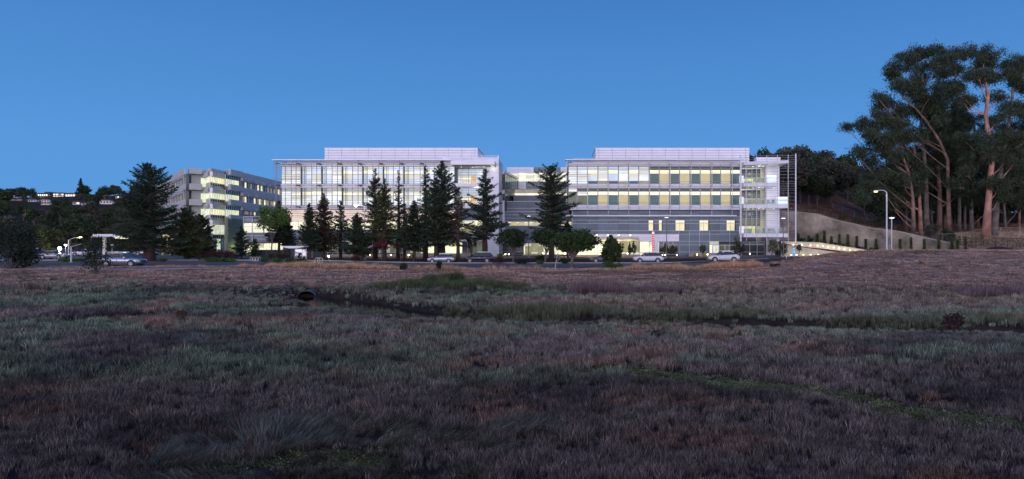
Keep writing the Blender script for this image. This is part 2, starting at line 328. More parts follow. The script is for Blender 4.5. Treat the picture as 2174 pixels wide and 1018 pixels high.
def penthouse(T, u0, u1, first, Y=146.0, depth=14):
    k = Y/YF                                               # measured on the photo, set back behind the parapet
    x0, x1 = PX(u0, Y), PX(u1, Y); z1 = PZ(315, Y); z0 = PZ(347, Y)
    T.box('penthouse', x0+.05, x1-.05, Y+.12, Y+depth, z0-3, z1-.1, WHT); T.box('panel_backing', x0+.08, x1-.08, Y+.06, Y+.119, z0-3, z1-.12, ROD)
    us = [u0]+[first+28.3*i for i in range(40) if u0+3 < first+28.3*i < u1-3]+[u1]
    for a, b in zip(us[:-1], us[1:]):
        for v0_, v1_ in ((315, 320.3), (320.3, 325.6), (325.6, 330.9), (330.9, 336.2), (336.2, 341.5), (341.5, 347)):
            T.box('panel', PX(a, Y)+.03, PX(b, Y)-.03, Y, Y+.1, PZ(v1_, Y)+.075, PZ(v0_, Y), WHT)
    T.box('roof_cap', x0-.04, x1+.04, Y-.04, Y+depth, z1, z1+.08, WHT2)
# ================================================================== right building
T = Thing('hospital_wing', (PX(1400, YF), YF, .45), 'right hand hospital wing with yellow and teal windows and stacked corner terraces', 'building')
penthouse(T, 1264, 1591, 1271.5)
T.box('core', PX(1206, YF), PX(1572, YF), YF+.4, YF+30, PZ(447, YF), PZ(345, YF), CORE)
T.box('lower_core', PX(1215.5, YF), PX(1571, YF), YF+1.15, YF+30, 0, PZ(447, YF), CORE)
T.px('parapet', 1214, 1572, 343.5, 347, YF+.1, .6, WHT); T.px('roof_canopy', 1200, 1575, 340.3, 342.3, YF-1.4, 1.8, WHT2, YF)
T.px('roof_rail', 1218, 1572, 336.5, 337.1, YF+.3, .05, ROD2)
for u in np.arange(1218, 1573, 11.8): T.px('rail_post', u, u+.6, 336.5, 343.5, YF+.3, .05, ROD2)
ML = [1206.5, 1225.5, 1247.6, 1269.5, 1291, 1313, 1334.5, 1356.3, 1378.4, 1399.8, 1421.3, 1443, 1465, 1487, 1509, 1530.5, 1551.7, 1572]
for lv, (va, vb) in enumerate(((347, 354), (391, 400), (436, 446))):     # pale spandrel panels, two courses each
    vm = (va+vb)/2
    for a, b in zip(ML[:-1], ML[1:]):
        T.px('panel', a+.3, b-.3, va+.1, vm-.3, YF, .4, WHT if lv else WHT2); T.px('panel', a+.3, b-.3, vm+.3, vb-.1, YF-.12, .5, WHT2 if lv < 2 else WHT)
yl = {3, 5, 7, 9, 11, 13, 15}
for f, (va, vb) in enumerate(((354, 391), (400, 436))):
    for i, (a, b) in enumerate(zip(ML[:-1], ML[1:])):
        if f == 0:
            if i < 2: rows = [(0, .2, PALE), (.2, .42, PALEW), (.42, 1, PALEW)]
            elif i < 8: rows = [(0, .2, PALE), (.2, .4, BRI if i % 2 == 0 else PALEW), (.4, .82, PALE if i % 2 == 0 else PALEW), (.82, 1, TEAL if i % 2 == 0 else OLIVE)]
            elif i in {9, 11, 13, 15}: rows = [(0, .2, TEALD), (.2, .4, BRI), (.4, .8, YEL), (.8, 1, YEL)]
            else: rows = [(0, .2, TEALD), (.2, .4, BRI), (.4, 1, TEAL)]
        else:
            if i == 0: rows = [(0, .2, PALEW), (.2, 1, OLIVED)]  # olive glow stands in for trees reflected in the glass
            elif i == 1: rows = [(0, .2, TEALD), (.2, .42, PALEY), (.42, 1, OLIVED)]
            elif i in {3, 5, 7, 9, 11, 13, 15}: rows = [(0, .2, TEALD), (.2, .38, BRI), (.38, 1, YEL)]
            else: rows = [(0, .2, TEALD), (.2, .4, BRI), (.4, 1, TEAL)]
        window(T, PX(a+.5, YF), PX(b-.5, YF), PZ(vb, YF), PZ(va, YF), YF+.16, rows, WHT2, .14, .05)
def louvers(T, u0, u1, vs, Y, mat, h=.07, d=.16, name='louver', Yref=None):
    for v in vs: T.px(name, u0, u1, v-h*5, v+h*5, Y, d, mat, Yref)
louvers(T, 1200, 1552, [349.5, 352.2], YF-.9, ROD2, .06, Yref=YF); louvers(T, 1206, 1552, [354.6, 359, 362, 367], YF-.9, ROD, .05, Yref=YF)
louvers(T, 1206, 1254, [371.6, 376.5, 381.5], YF-.9, ROD, .05, Yref=YF); louvers(T, 1206, 1560, [386.5, 391.3], YF-.9, ROD, .05, Yref=YF)
louvers(T, 1206, 1560, [430, 432.5], YF-.55, ROD, .04, Yref=YF); louvers(T, 1206, 1552, [396, 437.5, 441.5], YF-.8, ROD2, .05, Yref=YF)
for u in (1203.5, 1247.6, 1291, 1334.5, 1378.4, 1422, 1466, 1510, 1553):
    T.px('louver_post', u-.5, u+.5, 341, 446, YF-.75, .14, ROD2, YF)
    for v in (348, 394, 439): T.box('bracket', PX(u-.4, YF), PX(u+.4, YF), YF-1.25, YF-.02, PZ(v+1, YF), PZ(v, YF), ROD)
for u in (1206, 1247.6, 1291, 1334.5, 1378.4, 1422, 1466, 1510, 1553): T.px('hanger_post', u-.4, u+.4, 446, 459, YF-.6, .12, ROD2, YF)
# recessed lower storeys: slate panels with pale rails
LY = YF+.7
LU = [1214.5, 1225.5, 1247.5, 1269.5, 1291, 1313, 1334.5, 1356, 1377.3, 1398.4, 1420, 1441.5, 1463.5, 1485.4, 1506.5, 1528, 1549.5, 1572]
vrow = [447, 452.5, 460.5, 467.8, 475, 490.4, 497.5]
lit = [(1377.8, 1388), (1399.2, 1406.4), (1434.6, 1455), (1485.8, 1505.5), (1543, 1562)]
for va, vb in zip(vrow[:-1], vrow[1:]):
    for i, (a, b) in enumerate(zip(LU[:-1], LU[1:])):
        if va in (467.8, 475):
            segs = [(a, b)]
            for p, q in lit:
                ns = []
                for s_, e_ in segs:
                    if q <= s_ or p >= e_: ns.append((s_, e_)); continue
                    if p > s_+.5: ns.append((s_, p))
                    if q < e_-.5: ns.append((q, e_))
                segs = ns
        else: segs = [(a, b)]
        for s_, e_ in segs: T.px('panel', s_+.15, e_-.15, va+.12, vb-.12, LY, .4, SLATE if (i+int(va)) % 3 else SLATE2)
for k, (p, q) in enumerate(lit):
    window(T, PX(p, YF), PX(q, YF), PZ(490.2, YF), PZ(468, YF), LY+.02, [(0, .22, BRI), (.22, 1, EM('lit_curtain_pane', (1, .88, .48), .68, .12, (.3, .28, .2)))], SLATE2, .12, .04, mull=1 if q-p > 16 else 0)
for v, th in ((458.7, .22), ): T.px('sunshade_rail', 1200, 1562, v-1, v+1, YF-.8, .35, WHT, YF)
for v in (460.6, 467.8, 475.1, 490.4, 497.5): T.px('rail', 1214.5, 1572, v-.35, v+.35, LY-.08, .1, ROD2)
T.px('corner_post', 1214, 1215.2, 447, 545, LY-.05, .2, WHT2)
# ground storey
for a, b in zip(mull(1356, 1441.5, 4)[:-1], mull(1356, 1441.5, 4)[1:]):
    for va, vb in ((498, 505.5), (505.5, 513)): T.px('panel', a+.12, b-.12, va+.1, vb-.1, LY-.1, .4, WHT)
T.px('panel', 1389.5, 1398, 513, 545, LY-.1, .4, WHT)
for a, b in zip([1441.5, 1463.5, 1485.4, 1506.5, 1528, 1549.5], [1463.5, 1485.4, 1506.5, 1528, 1549.5, 1572]):
    for va, vb in ((498, 505.4), (505.4, 512.8)): T.px('panel', a+.15, b-.15, va+.1, vb-.1, LY, .4, SLATE)
    if b <= 1507:
        for va, vb in ((512.8, 520.4), (520.4, 535.5), (535.5, 545)): T.px('panel', a+.15, b-.15, va+.1, vb-.1, LY, .4, SLATE)
for v in (512.8, 520.4, 535.5): T.px('rail', 1441.5, 1572, v-.3, v+.3, LY-.06, .08, ROD2)
for u in (1441.5, 1463.5, 1485.4, 1506.5, 1549.5): T.px('rail_post', u-.3, u+.3, 490.5, 541, LY-.08, .1, ROD2)
window(T, PX(1507, YF), PX(1528, YF), PZ(520, YF), PZ(513, YF), LY, [(0, 1, EM('pale_olive_pane', (.75, .75, .45), .62, .1))], WHT2)
d_ = window(T, PX(1507, YF), PX(1514.5, YF), PZ(540, YF), PZ(520.4, YF), LY, [(0, 1, BRY)], WHT2)
d_ = window(T, PX(1515, YF), PX(1528, YF), PZ(541, YF), PZ(520.6, YF), LY-.05, [(0, 1, EM('lit_entrance_pane', (.95, 1, .9), .95, .25))], WHT, .16, .12, name='door', mull=1)
put('handle', cube(ROD), (.15, -.05, .95), d_, 0, (.04, .06, .5))
for a, b, mt in ((1528.5, 1541, OLIVED), (1541, 1549, OLIVED), (1550, 1571, SHUT)): window(T, PX(a, YF), PX(b, YF), PZ(540, YF), PZ(521, YF), LY, [(0, .75, mt), (.75, 1, SHUT)], WHT2)
for a, b, mt in ((1399, 1410, NIGHT), (1410, 1420, NIGHT), (1420, 1430, NIGHT), (1430, 1441, NIGHT)): window(T, PX(a, YF), PX(b, YF), PZ(541, YF), PZ(513.3, YF), LY+.05, [(0, .26, mt), (.26, .82, mt), (.82, 1, SHUT)], WHT2, .12, .04)
T.px('lit_reveal', 1397.8, 1399, 514, 541, LY+.1, .2, PALEY)
for a, b, mt in ((1291, 1313, OLIVE), (1313, 1316, PALEY), (1316.5, 1336, OLIVE), (1338, 1359, OLIVE), (1359.5, 1379, BRY), (1379.5, 1389, BRY), (1269.5, 1291, BRY), (1247.5, 1269.5, PALEY), (1225.5, 1247.5, BRY), (1215.5, 1225.5, OLIVE)):
    window(T, PX(a, YF), PX(b, YF), PZ(543, YF), PZ(513.3, YF), LY+.02, [(0, .77, mt), (.77, 1, mt)], WHT2, .12, .04)
# entrance canopy with its row of floodlights
T.px('entrance_canopy', 1256, 1356, 504.5, 507.2, YF-2.6, 3.2, WHT2, YF); T.px('canopy_fascia', 1252, 1356, 498, 503.4, LY-.15, .4, WHT)
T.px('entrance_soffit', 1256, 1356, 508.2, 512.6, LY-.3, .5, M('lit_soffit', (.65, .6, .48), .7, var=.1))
for u in (1266, 1289, 1312, 1336, 1241, 1219):
    a = T.px('floodlight_arm', u-.5, u+.5, 497.5, 498.6, YF-1.6, 1.9, ROD, YF)
    hd = T.px('floodlight', u-1.6, u+1.6, 498.8, 501.2, YF-1.9, .4, LAMP, YF)
    light('floodlight_beam', (PX(u, YF), YF-2.0, PZ(502.2, YF)), 650, (1, .80, .42), .15, 130, (R(28), 0, 0))
for u in (1262, 1285, 1310, 1335): light('extra_canopy_light', (PX(u, YF), YF-.9, PZ(510.5, YF)), 70, (1, .88, .5), .3)  # added lamps without fittings, brightening the space under the canopy
T.px('planter_wall', 1463, 1570, 537.5, 545, YF-1.2, .4, M('planter_concrete', (.36, .30, .29), .85, var=.15, scale=1.2))
T.px('planter_wall', 1214, 1356, 541.5, 545, YF-1.2, .4, MATS['planter_concrete'])
# --- terrace corner
TY = 134.0; TB = 141.0
bk = lambda u: PX(u, TB)
T.box('terrace_back_wall', PX(1626, 139), PX(1655, 139), 139, TB+8, .3, PZ(352, 139), WHT)
for v in np.arange(366, 545, 13.0): T.box('panel_joint', PX(1626, 139)-.01, PX(1655, 139)+.01, 138.985, 139, PZ(v, 139), PZ(v, 139)+.03, ROD)
T.box('terrace_core', PX(1572, YF), PX(1640, YF)-1.6, TB+4.2, TB+14, .3, PZ(350, YF), CORE)
T.px('end_post', 1571.5, 1574.5, 329, 513, TY, .3, WHT2); T.px('screen_end_post', 1686.6, 1688.4, 327.5, 515, TY-.6, .22, WHT, TY)
for u, va in ((1583.6, 333), (1604.6, 332), (1626.5, 331), (1649, 330), (1671.6, 329)): T.px('screen_post', u-.45, u+.45, va, 514 if u > 1640 else 512, TY-.5, .1, ROD2, TY)
for v in list(np.arange(331, 345, 4.2))+[347, 351, 355, 358.5, 364.5, 371.5, 378.5, 386, 391, 396, 401, 405, 410.5, 418, 425.5, 433.5, 443, 447.5, 452, 456, 461, 465, 468.5, 474, 480.5, 488, 495, 506, 509.5, 513]:
    x0_ = 1574 if (v < 345 or v > 345) else 1580
    T.px('screen_rod', x0_, 1687.5, v-.2, v+.2, TY-.42, .04, RODM, TY)
def slab(u0, u1, v0a, v0b, h, ub, name='terrace_slab'):      # plan tapers: front edge rises to the right as it comes nearer
    q = MB(); ya, yb = TY+.6, TY+.1; xa, xb = PX(u0, TY), PX(u1, TY); n = 0
    q.v = [(xa, ya, PZ(v0a+h, TY)), (xb, yb, PZ(v0b+h, TY)), (xb, TB, PZ(v0b+h, TY)), (PX(ub, YF), TB+4, PZ(v0a+h, TY)), (xa, ya, PZ(v0a, TY)), (xb, yb, PZ(v0b, TY)), (xb, TB, PZ(v0b, TY)), (PX(ub, YF), TB+4, PZ(v0a, TY))]
    q.f = list(CF); q.v = [tuple(Vector(p)-T.l) for p in q.v]; return q.to(name, WHT, T.o)
slab(1581, 1675, 343.5, 340.3, 6.6, 1572, 'terrace_roof'); slab(1580.5, 1652, 389, 387.6, 7.6, 1572); slab(1580.5, 1674.5, 434, 434, 7.8, 1572); slab(1580.5, 1674.5, 496, 496, 8, 1572)
T.box('plant_screen', PX(1606, 146), PX(1657, 146), 146, 148, PZ(345, 146), PZ(334, 146), WHT)
for k, (vf, vt) in enumerate(((388.5, 350), (433.5, 397), (495.5, 443))):
    z0_, z1_ = PZ(vf, TY), PZ(vt, TY); 
    us = [1577, 1592, 1606, 1616, 1624.5]
    for a, b in zip(us[:-1], us[1:]):
        h = 1-(17/(vf-vt)); wf = window(T, PX(a, YF), PX(b, YF), z0_, z1_-.1, TB+.2, [(0, h*.5, TEALD), (h*.5, h, OLIVED)], ROD2, .12, .05)
        zt = (z1_-.1-z0_)*(1-h)
        put('pane', cube(GLS), (0, .07, zt/2), wf, 0, (PX(b, YF)-PX(a, YF)-.1, .02, zt-.1)); put('transom', cube(ROD2), (0, .07, zt), wf, 0, (PX(b, YF)-PX(a, YF)-.1, .1, .1))
    T.box('room_wall', PX(1577, YF), PX(1624, YF), TB+3.8, TB+4, z0_, z0_+3.1, WARM if k != 1 else EM('dim_warm_room_wall', (.9, .72, .32), .6, .35, (.4, .3, .2), .6))  # room wall and ceiling emit, with room light put into their materials
    T.box('room_ceiling', PX(1577, YF), PX(1624, YF), TB+.4, TB+4, z0_+3.1, z0_+3.2, PALEY)
    T.box('room_counter', PX(1583, YF), PX(1612, YF), TB+2, TB+2.6, z0_+.02, z0_+1.0, M('white_counter', (.7, .68, .6), .5))
    T.box('side_pane', PX(1572.6, YF), PX(1576.8, YF), TB+.15, TB+.2, z0_, z0_+2.6, PALEY)
    for i, u in enumerate((1586, 1597, 1608, 1619, 1640)[:5 if k else 4]):
        dl = T.box('downlight', PX(u, YF), PX(u, YF)+.22, 137.3+.5*(i % 2), 137.52+.5*(i % 2), PZ(vt-1.0, TY)-.05, PZ(vt-1.0, TY)-.02, LAMPW)
    light('terrace_light', (PX(1612, YF), 137.5, z1_-.7), 22, (1, .93, .74), .3)
    light('terrace_light', (PX(1640, 137), 137.2, z1_-.9), 22, (1, .95, .8), .2)
    T.box('balustrade', PX(1581, TY), PX(1650 if k == 0 else 1673, TY), TY+.62, TY+.64, z0_+.02, z0_+1.05, GLS); T.box('handrail', PX(1581, TY), PX(1650 if k == 0 else 1673, TY), TY+.6, TY+.66, z0_+1.05, z0_+1.1, ROD2)
T.px('frosted_screen', 1626.5, 1648, 372.5, 388, TY+.75, .06, FROST); T.px('frosted_screen', 1649, 1672, 418.5, 425.4, TY+.75, .06, FROST); T.px('frosted_screen', 1649, 1672, 426, 434, TY+.75, .06, FROST)
for k, v in enumerate((388.5, 433.5, 495.5)): T.px('frosted_screen', 1569.6, 1579, v-15, v, TY+1.2, .05, EM('pale_frosted_glass', (.85, .92, 1), .6, .1, (.5, .5, .55), .2))
for va, vb in ((512.8, 520), (520, 535.5), (535.5, 543)):
    for a, b in ((1573, 1592), (1592, 1607.5), (1607.5, 1623)): window(T, PX(a, YF-1), PX(b, YF-1), PZ(vb, YF-1), PZ(va, YF-1), YF-1, [(0, 1, SHUT if va > 515 else SLATE2)], ROD2, .12, .03)
T.box('ground_wall', PX(1572, YF-1), PX(1623, YF-1), YF-.8, TB+10, .3, PZ(513, YF), CORE)
HW = T
# furniture on the terraces
def chair_mesh():
    q = MB(); q.box(-.24, .24, -.24, .24, .40, .46); q.box(-.25, .25, .2, .25, .46, .92)
    for a in (-.22, .20):
        for b in (-.22, .2): q.box(a, a+.03, b, b+.03, 0, .4)
    return q
cs = M('terrace_chair_fabric', (.55, .50, .38), .8, var=.1)
parts = {'seat': MB().box(-.25, .25, -.25, .25, .38, .47), 'backrest': MB().box(-.26, .26, .19, .25, .471, .95)}
pm = {k: q.me(k, cs) for k, q in parts.items()}; lm = MB().box(-.02, .02, -.02, .02, 0, .38).me('leg', ROD)
ch_desc = {0: ['leftmost', 'second', 'third'], 1: ['leftmost', 'second from left', 'third from left', 'fourth from left', 'fifth from left', 'rightmost'], 2: ['leftmost', 'second from left', 'third from left', 'fourth from left', 'fifth from left', 'sixth from left', 'rightmost']}
tn = {0: 'top', 1: 'middle', 2: 'lowest'}
for k, vf, us in ((0, 388.5, (1602, 1611, 1620)), (1, 433.5, (1589, 1596, 1602, 1618, 1631, 1640)), (2, 495.5, (1588, 1620, 1631, 1636, 1644, 1655, 1664))):
    for i, u in enumerate(us):
        o = empty('chair', (PX(u, 136), 136, PZ(vf, TY)+.02), f'beige terrace chair, {ch_desc[k][i]} of those on the {tn[k]} corner terrace', 'chair', 'chairs on the corner terraces', random.uniform(-1, 1))
        for n_, me_ in pm.items(): put(n_, me_, (0, 0, 0), o)
        for a in (-.2, .2):
            for b in (-.2, .2): put('leg', lm, (a, b, 0), o)
# ================================================================== left building
T = Thing('hospital_wing', (PX(820, YF), YF, .45), 'left hand hospital wing with pale glowing glass behind the row of redwoods', 'building')
penthouse(T, 689, 1014.5, 697)
x0_, x1_ = PX(597, YF), PX(1058, YF)
T.box('core', x0_+.2, PX(966, YF), YF+.4, YF+26, .3, PZ(345, YF), CORE); T.box('core', PX(966, YF), PX(1040, YF), YF+4.4, YF+12, .3, PZ(345, YF), CORE)
T.px('parapet', 610, 1058, 343.8, 347, YF+.1, .6, WHT); T.px('roof_canopy', 583, 960, 340.6, 342.6, YF-1.4, 1.8, WHT, YF); T.px('upper_parapet', 940, 1058, 334.5, 343.6, YF+.12, .5, WHT)
T.px('roof_rail', 692, 1058, 336.5, 337.1, YF+.3, .05, ROD2)
for u in np.arange(692, 940, 11.8): T.px('rail_post', u, u+.6, 336.5, 343.5, YF+.3, .05, ROD2)
M1 = [597, 617.7]+[617.7+21.7*i for i in range(1, 17)]; M1 = [u for u in M1 if u < 966]
for lv, (va, vb) in enumerate(((347, 354), (391, 399), (436, 445))):
    vm = (va+vb)/2
    for a, b in zip(M1[:-1], M1[1:]):
        T.px('panel', a+.3, b-.3, va+.1, vm-.3, YF, .4, WHT); T.px('panel', a+.3, b-.3, vm+.3, vb-.1, YF-.12, .5, WHT2)
    T.px('side_fascia', 596, 597.1, va, vb, YF, 20, WHT)
for f, (va, vb) in enumerate(((354, 391), (399, 436))):
    for i, (a, b) in enumerate(zip(M1[:-1], M1[1:])):
        if f == 0: rows = [(0, .22, PALE), (.22, .42, PALEY if i in (6, 8, 10, 12, 14) else (PALEW if i % 3 else PALE)), (.42, 1, (PALEW if i in (0, 1, 3, 5) else PALE))]
        else: rows = [(0, .2, EM('grey_green_pane', (.45, .55, .52), .5, .15)), (.2, .42, PALEY if i % 4 else PALEW), (.42, 1, PALEW)]
        window(T, PX(a+.4, YF), PX(b-.4, YF), PZ(vb, YF), PZ(va, YF), YF+.16, rows, WHT2, .14, .045)
for u in np.arange(632.7+6.6, 960, 43.6): 
    for va, vb in ((354.4, 390.8), (399.4, 435.8)): T.px('fin', u-1.1, u+1.1, va, vb, YF-.35, .45, DARKF)
for u in np.arange(605.6, 960, 43.6*.5*2): 
    for va, vb in ((354.4, 390.8), (399.4, 435.8)): T.px('mullion', u-.3, u+.3, va, vb, YF+.04, .1, DARKF); T.px('mullion', u+40.2, u+40.9, va, vb, YF+.04, .1, DARKF)
for u in np.arange(589+43.6, 960, 43.6): T.px('louver_post', u-.5, u+.5, 341, 446, YF-1.1, .14, ROD, YF)
T.px('louver_post', 590, 591, 341, 512, YF-1.1, .14, ROD, YF)
for u in np.arange(589, 960, 43.6):
    for v in (347.5, 393, 438.5): T.box('bracket', PX(u, YF), PX(u+6, YF), YF-1.05, YF-.15, PZ(v+2, YF), PZ(v+.6, YF), DARKF)
louvers(T, 583, 962, [346.5, 354.4], YF-1.0, ROD, .055, Yref=YF); louvers(T, 597, 962, [359.5, 371.5, 382, 386.8, 391.2], YF-1.0, ROD, .05, Yref=YF)
louvers(T, 583, 653, [351, 354.4+2.6, 362.5, 367, 376.5, 381.2], YF-1.02, ROD, .05, Yref=YF); louvers(T, 583, 640, [350, 359.5, 371.5, 382.3], YF-1.04, ROD, .05, Yref=YF)
louvers(T, 597, 962, [407.5, 416.5, 426.5, 430.5, 434], YF-1.0, ROD, .05, Yref=YF); louvers(T, 597, 653, [403, 412, 421.5, 423.7], YF-1.02, ROD, .045, Yref=YF); louvers(T, 583, 962, [437, 445], YF-1.0, ROD, .05, Yref=YF)
# storeys under the overhang
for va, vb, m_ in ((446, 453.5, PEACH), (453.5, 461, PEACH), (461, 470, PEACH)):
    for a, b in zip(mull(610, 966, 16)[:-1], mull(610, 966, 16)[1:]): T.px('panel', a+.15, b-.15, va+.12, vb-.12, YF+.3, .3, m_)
louvers(T, 597, 966, [449, 453.5, 458, 461.5], YF-.7, ROD, .055, Yref=YF)
for a, b in zip(mull(610, 966, 16)[:-1], mull(610, 966, 16)[1:]):
    window(T, PX(a, YF), PX(b, YF), PZ(488, YF), PZ(470.2, YF), YF+.3, [(0, .35, PALEY), (.35, 1, BRY if random.random() < .6 else PALEY)], WHT2, .12, .045)
    for va, vb in ((488, 497.5), (497.5, 505), (505, 512.6)): T.px('panel', a+.15, b-.15, va+.15, vb-.15, YF+.3, .3, SLATE)
for v in (488, 497.5, 512.8): T.px('rail', 605, 966, v-.5, v+.5, YF+.15, .12, WHT2)
gr = mull(628, 1003, 17)
for i, (a, b) in enumerate(zip(gr[:-1], gr[1:])):
    mt = BRY if a > 890 and b < 990 else (OLIVED if i % 3 == 0 else (SHUT if i % 3 == 1 else EM('dim_room_pane', (.65, .72, .6), .35, .4)))
    window(T, PX(a, YF), PX(b, YF), PZ(545, YF), PZ(513.4, YF), YF+.3, [(0, .75, mt), (.75, 1, mt if a > 890 else SHUT)], WHT2, .12, .04, mull=1)
T.px('planter_wall', 855, 1025, 538.5, 546, YF-1.3, .4, M('beige_planter_concrete', (.45, .38, .28), .85, var=.12, scale=1)); T.px('planter_wall', 690, 850, 540, 546, YF-1.3, .4, MATS['beige_planter_concrete'])
# balcony corner
BY = 134.8
T.box('roof_slab', PX(957, BY), PX(1050, BY), BY, YF+4, PZ(350, BY), PZ(341.5, BY), WHT); T.box('balcony_soffit', PX(958, BY)+.1, PX(1049, BY), BY+.1, YF+4, PZ(350.6, BY), PZ(350.05, BY), SOFF)
for va, vb in ((389.5, 396.5), (434.5, 442.5)): T.px('balcony_slab', 966, 1041, va, vb, YF-1.2, 5.4, WHT)
for f, (va, vb) in enumerate(((355, 389.5), (397, 434.5))):
    z0_, z1_ = PZ(vb, YF), PZ(va, YF)
    for a, b, mt in ((967, 981, PALEW), (981, 1000.5, PALEY), (1000.5, 1010, ORG), (1010, 1026, PALE)):
        window(T, PX(a, YF+4), PX(b, YF+4), z0_, z1_, YF+4.0, [(0, .4, PALE), (.4, .7, mt), (.7, 1, mt)], WHT2, .12, .05, mull=1)
    for i, u in enumerate((976, 1000, 1024, 1042)): T.box('downlight', PX(u, 136), PX(u, 136)+.2, 137.6+.6*(i % 2), 137.8+.6*(i % 2), PZ(va+.5, YF)+.0, PZ(va+.5, YF)+.03, LAMPW)
    light('balcony_light', (PX(1012, YF), YF+1.5, z1_-.6), 60, (1, .93, .74), .3)
for v in (358, 363, 368, 373, 378, 383, 401, 406, 411, 416, 421, 426): T.px('balcony_rod', 966, 1041, v-.3, v+.3, YF-1.1, .06, ROD, YF)
for u in (980, 1002, 1025): T.px('balcony_post', u-.4, u+.4, 330, 445, YF-1.2, .1, ROD2, YF)
for a, b in ((966, 985), (985, 1004), (1004, 1024)):
    for va, vb in ((446, 458), (458, 468)): T.px('panel', a+.2, b-.2, va+.2, vb-.2, YF+.3, .4, SLATE)
    window(T, PX(a, YF), PX(b, YF), PZ(492, YF), PZ(468, YF), YF+.3, [(0, .5, PALEY), (.5, 1, OLIVE)], WHT2)
    for va, vb in ((492, 502), (502, 513)): T.px('panel', a+.2, b-.2, va+.2, vb-.2, YF+.3, .4, WHT2)
window(T, PX(1004, YF), PX(1025, YF), PZ(541, YF), PZ(514, YF), YF+.3, [(0, 1, OLIVED)], WHT2, mull=1)
T.box('end_wall', PX(1027, YF)+.02, x1_-.03, YF+.12, YF+12, .3, PZ(344, YF), WHT)
for v0_, v1_ in zip(np.arange(347, 540, 9.7), np.arange(356.7, 549, 9.7)): T.px('panel', 1027 if v0_ > 440 else 1040.5, 1058, v0_+.12, min(v1_, 546)-.12, YF, .15, WHT)
light('wall_wash', (PX(1047, YF), YF-1.1, PZ(356, YF)), 35, (1, .95, .75), .2)
for i in range(14):                                        # side wall that runs back
    v0_ = PZ(338+14.8*i, YF); T.box('side_panel', x1_-.02, x1_+.12, YF, YF+10, v0_-1.36, v0_-.03, M('side_metal_panel', (.42, .44, .5), .4, .1, var=.06))
T.px('screen_frame_post', 1058.2, 1059.6, 331.5, 546, YF-1.1, .16, WHT, YF)
for v in (331.8, 334.5, 339): T.px('screen_rod', 948, 1059, v-.3, v+.3, YF-1.05, .07, ROD2, YF)
for u in (959, 981, 1002.5, 1024.5): T.px('screen_post', u-.3, u+.3, 330, 352, YF-1.12, .07, ROD2, YF)
# ================================================================== link building between the wings
T = Thing('link_building', (PX(1130, 150), 150, .45), 'slate panelled link block between the two hospital wings, with a lit clerestory strip', 'building')
Y1 = 149.0
T.box('core', PX(1060, Y1), PX(1222, Y1), Y1+.3, Y1+15, .3, PZ(428.5, Y1), CORE)
uu = [1064, 1091, 1120, 1144, 1163, 1192, 1218]
for va, vb in ((428, 442), (442, 450), (450, 456), (456, 463), (463, 470.5), (480, 492), (492, 505), (505, 517)):
    for a, b in zip(uu[:-1], uu[1:]): T.px('panel', a+.15, b-.15, va+.15, vb-.15, Y1, .3, SLATE if va != 428 else SLATE2)
for v in (428, 442.5, 450, 456.5, 463.5, 470.8, 480): T.px('rail', 1064, 1220, v-.4, v+.4, Y1-.12, .12, ROD2)
for a, b in zip([1064, 1077, 1087, 1111, 1122, 1134, 1158, 1180, 1200], [1077, 1087, 1111, 1122, 1134, 1158, 1180, 1200, 1218]):
    w_ = window(T, PX(a, Y1), PX(b, Y1), PZ(479.6, Y1), PZ(471.2, Y1), Y1, [(0, 1, EM('lit_clerestory_pane', (1, .88, .45), .52, .2))], WHT2, .12, .04)
    T.px('ceiling_lamp', (a+b)/2-3, (a+b)/2+3, 472.4, 473.5, Y1+.02, .04, BRI)
for a, b, mt in ((1066, 1090, SHUT), (1090, 1112, SHUT), (1112, 1115, PALEY), (1115, 1128, OLIVE), (1128, 1142, OLIVE), (1142, 1154, OLIVE), (1154, 1178, BRY), (1178, 1200, PALEY), (1200, 1218, BRY)):
    window(T, PX(a, Y1), PX(b, Y1), PZ(541, Y1), PZ(517, Y1), Y1, [(0, .75, mt), (.75, 1, mt)], WHT2, .12, .04)
T.px('plinth', 1110, 1152, 541, 545, Y1-2.5, 1, MATS['beige_planter_concrete'])
# upper set-back storeys
Y2 = 162.0
T.box('upper_core', PX(1077, Y2), PX(1216, Y2), Y2+.3, Y2+12, 3, PZ(356, Y2), CORE)
for a, b in ((1076, 1082), (1082, 1101), (1101, 1117), (1117, 1133), (1133, 1160), (1160, 1190), (1190, 1215)):
    T.px('panel', a+.15, b-.15, 355.5, 361, Y2, .3, WHT if not 1130 < a < 1170 else SLATE); T.px('panel', a+.15, b-.15, 361.2, 367, Y2, .3, WHT if not 1130 < a < 1170 else SLATE)
    T.px('panel', a+.15, b-.15, 386.5, 394, Y2, .3, WHT if a < 1110 else SLATE); T.px('panel', a+.15, b-.15, 394.2, 402, Y2, .3, WHT if a < 1110 else SLATE)
    window(T, PX(a, Y2), PX(b, Y2), PZ(386, Y2), PZ(367.2, Y2), Y2, [(0, .3, PALEY), (.3, 1, EM('lit_upper_pane', (.93, 1, .68), .85, .3))], WHT2, .12, .04)
    T.px('panel', a+.15, b-.15, 402.2, 428, Y2, .3, SLATE)
for v in (386, 394, 402): T.px('rail', 1076, 1215, v-.3, v+.3, Y2-.1, .1, ROD2)
Y3 = 154.0
T.box('terrace_block', PX(1090, Y3), PX(1216, Y3), Y3+.3, Y2, 3, PZ(416, Y3), CORE)
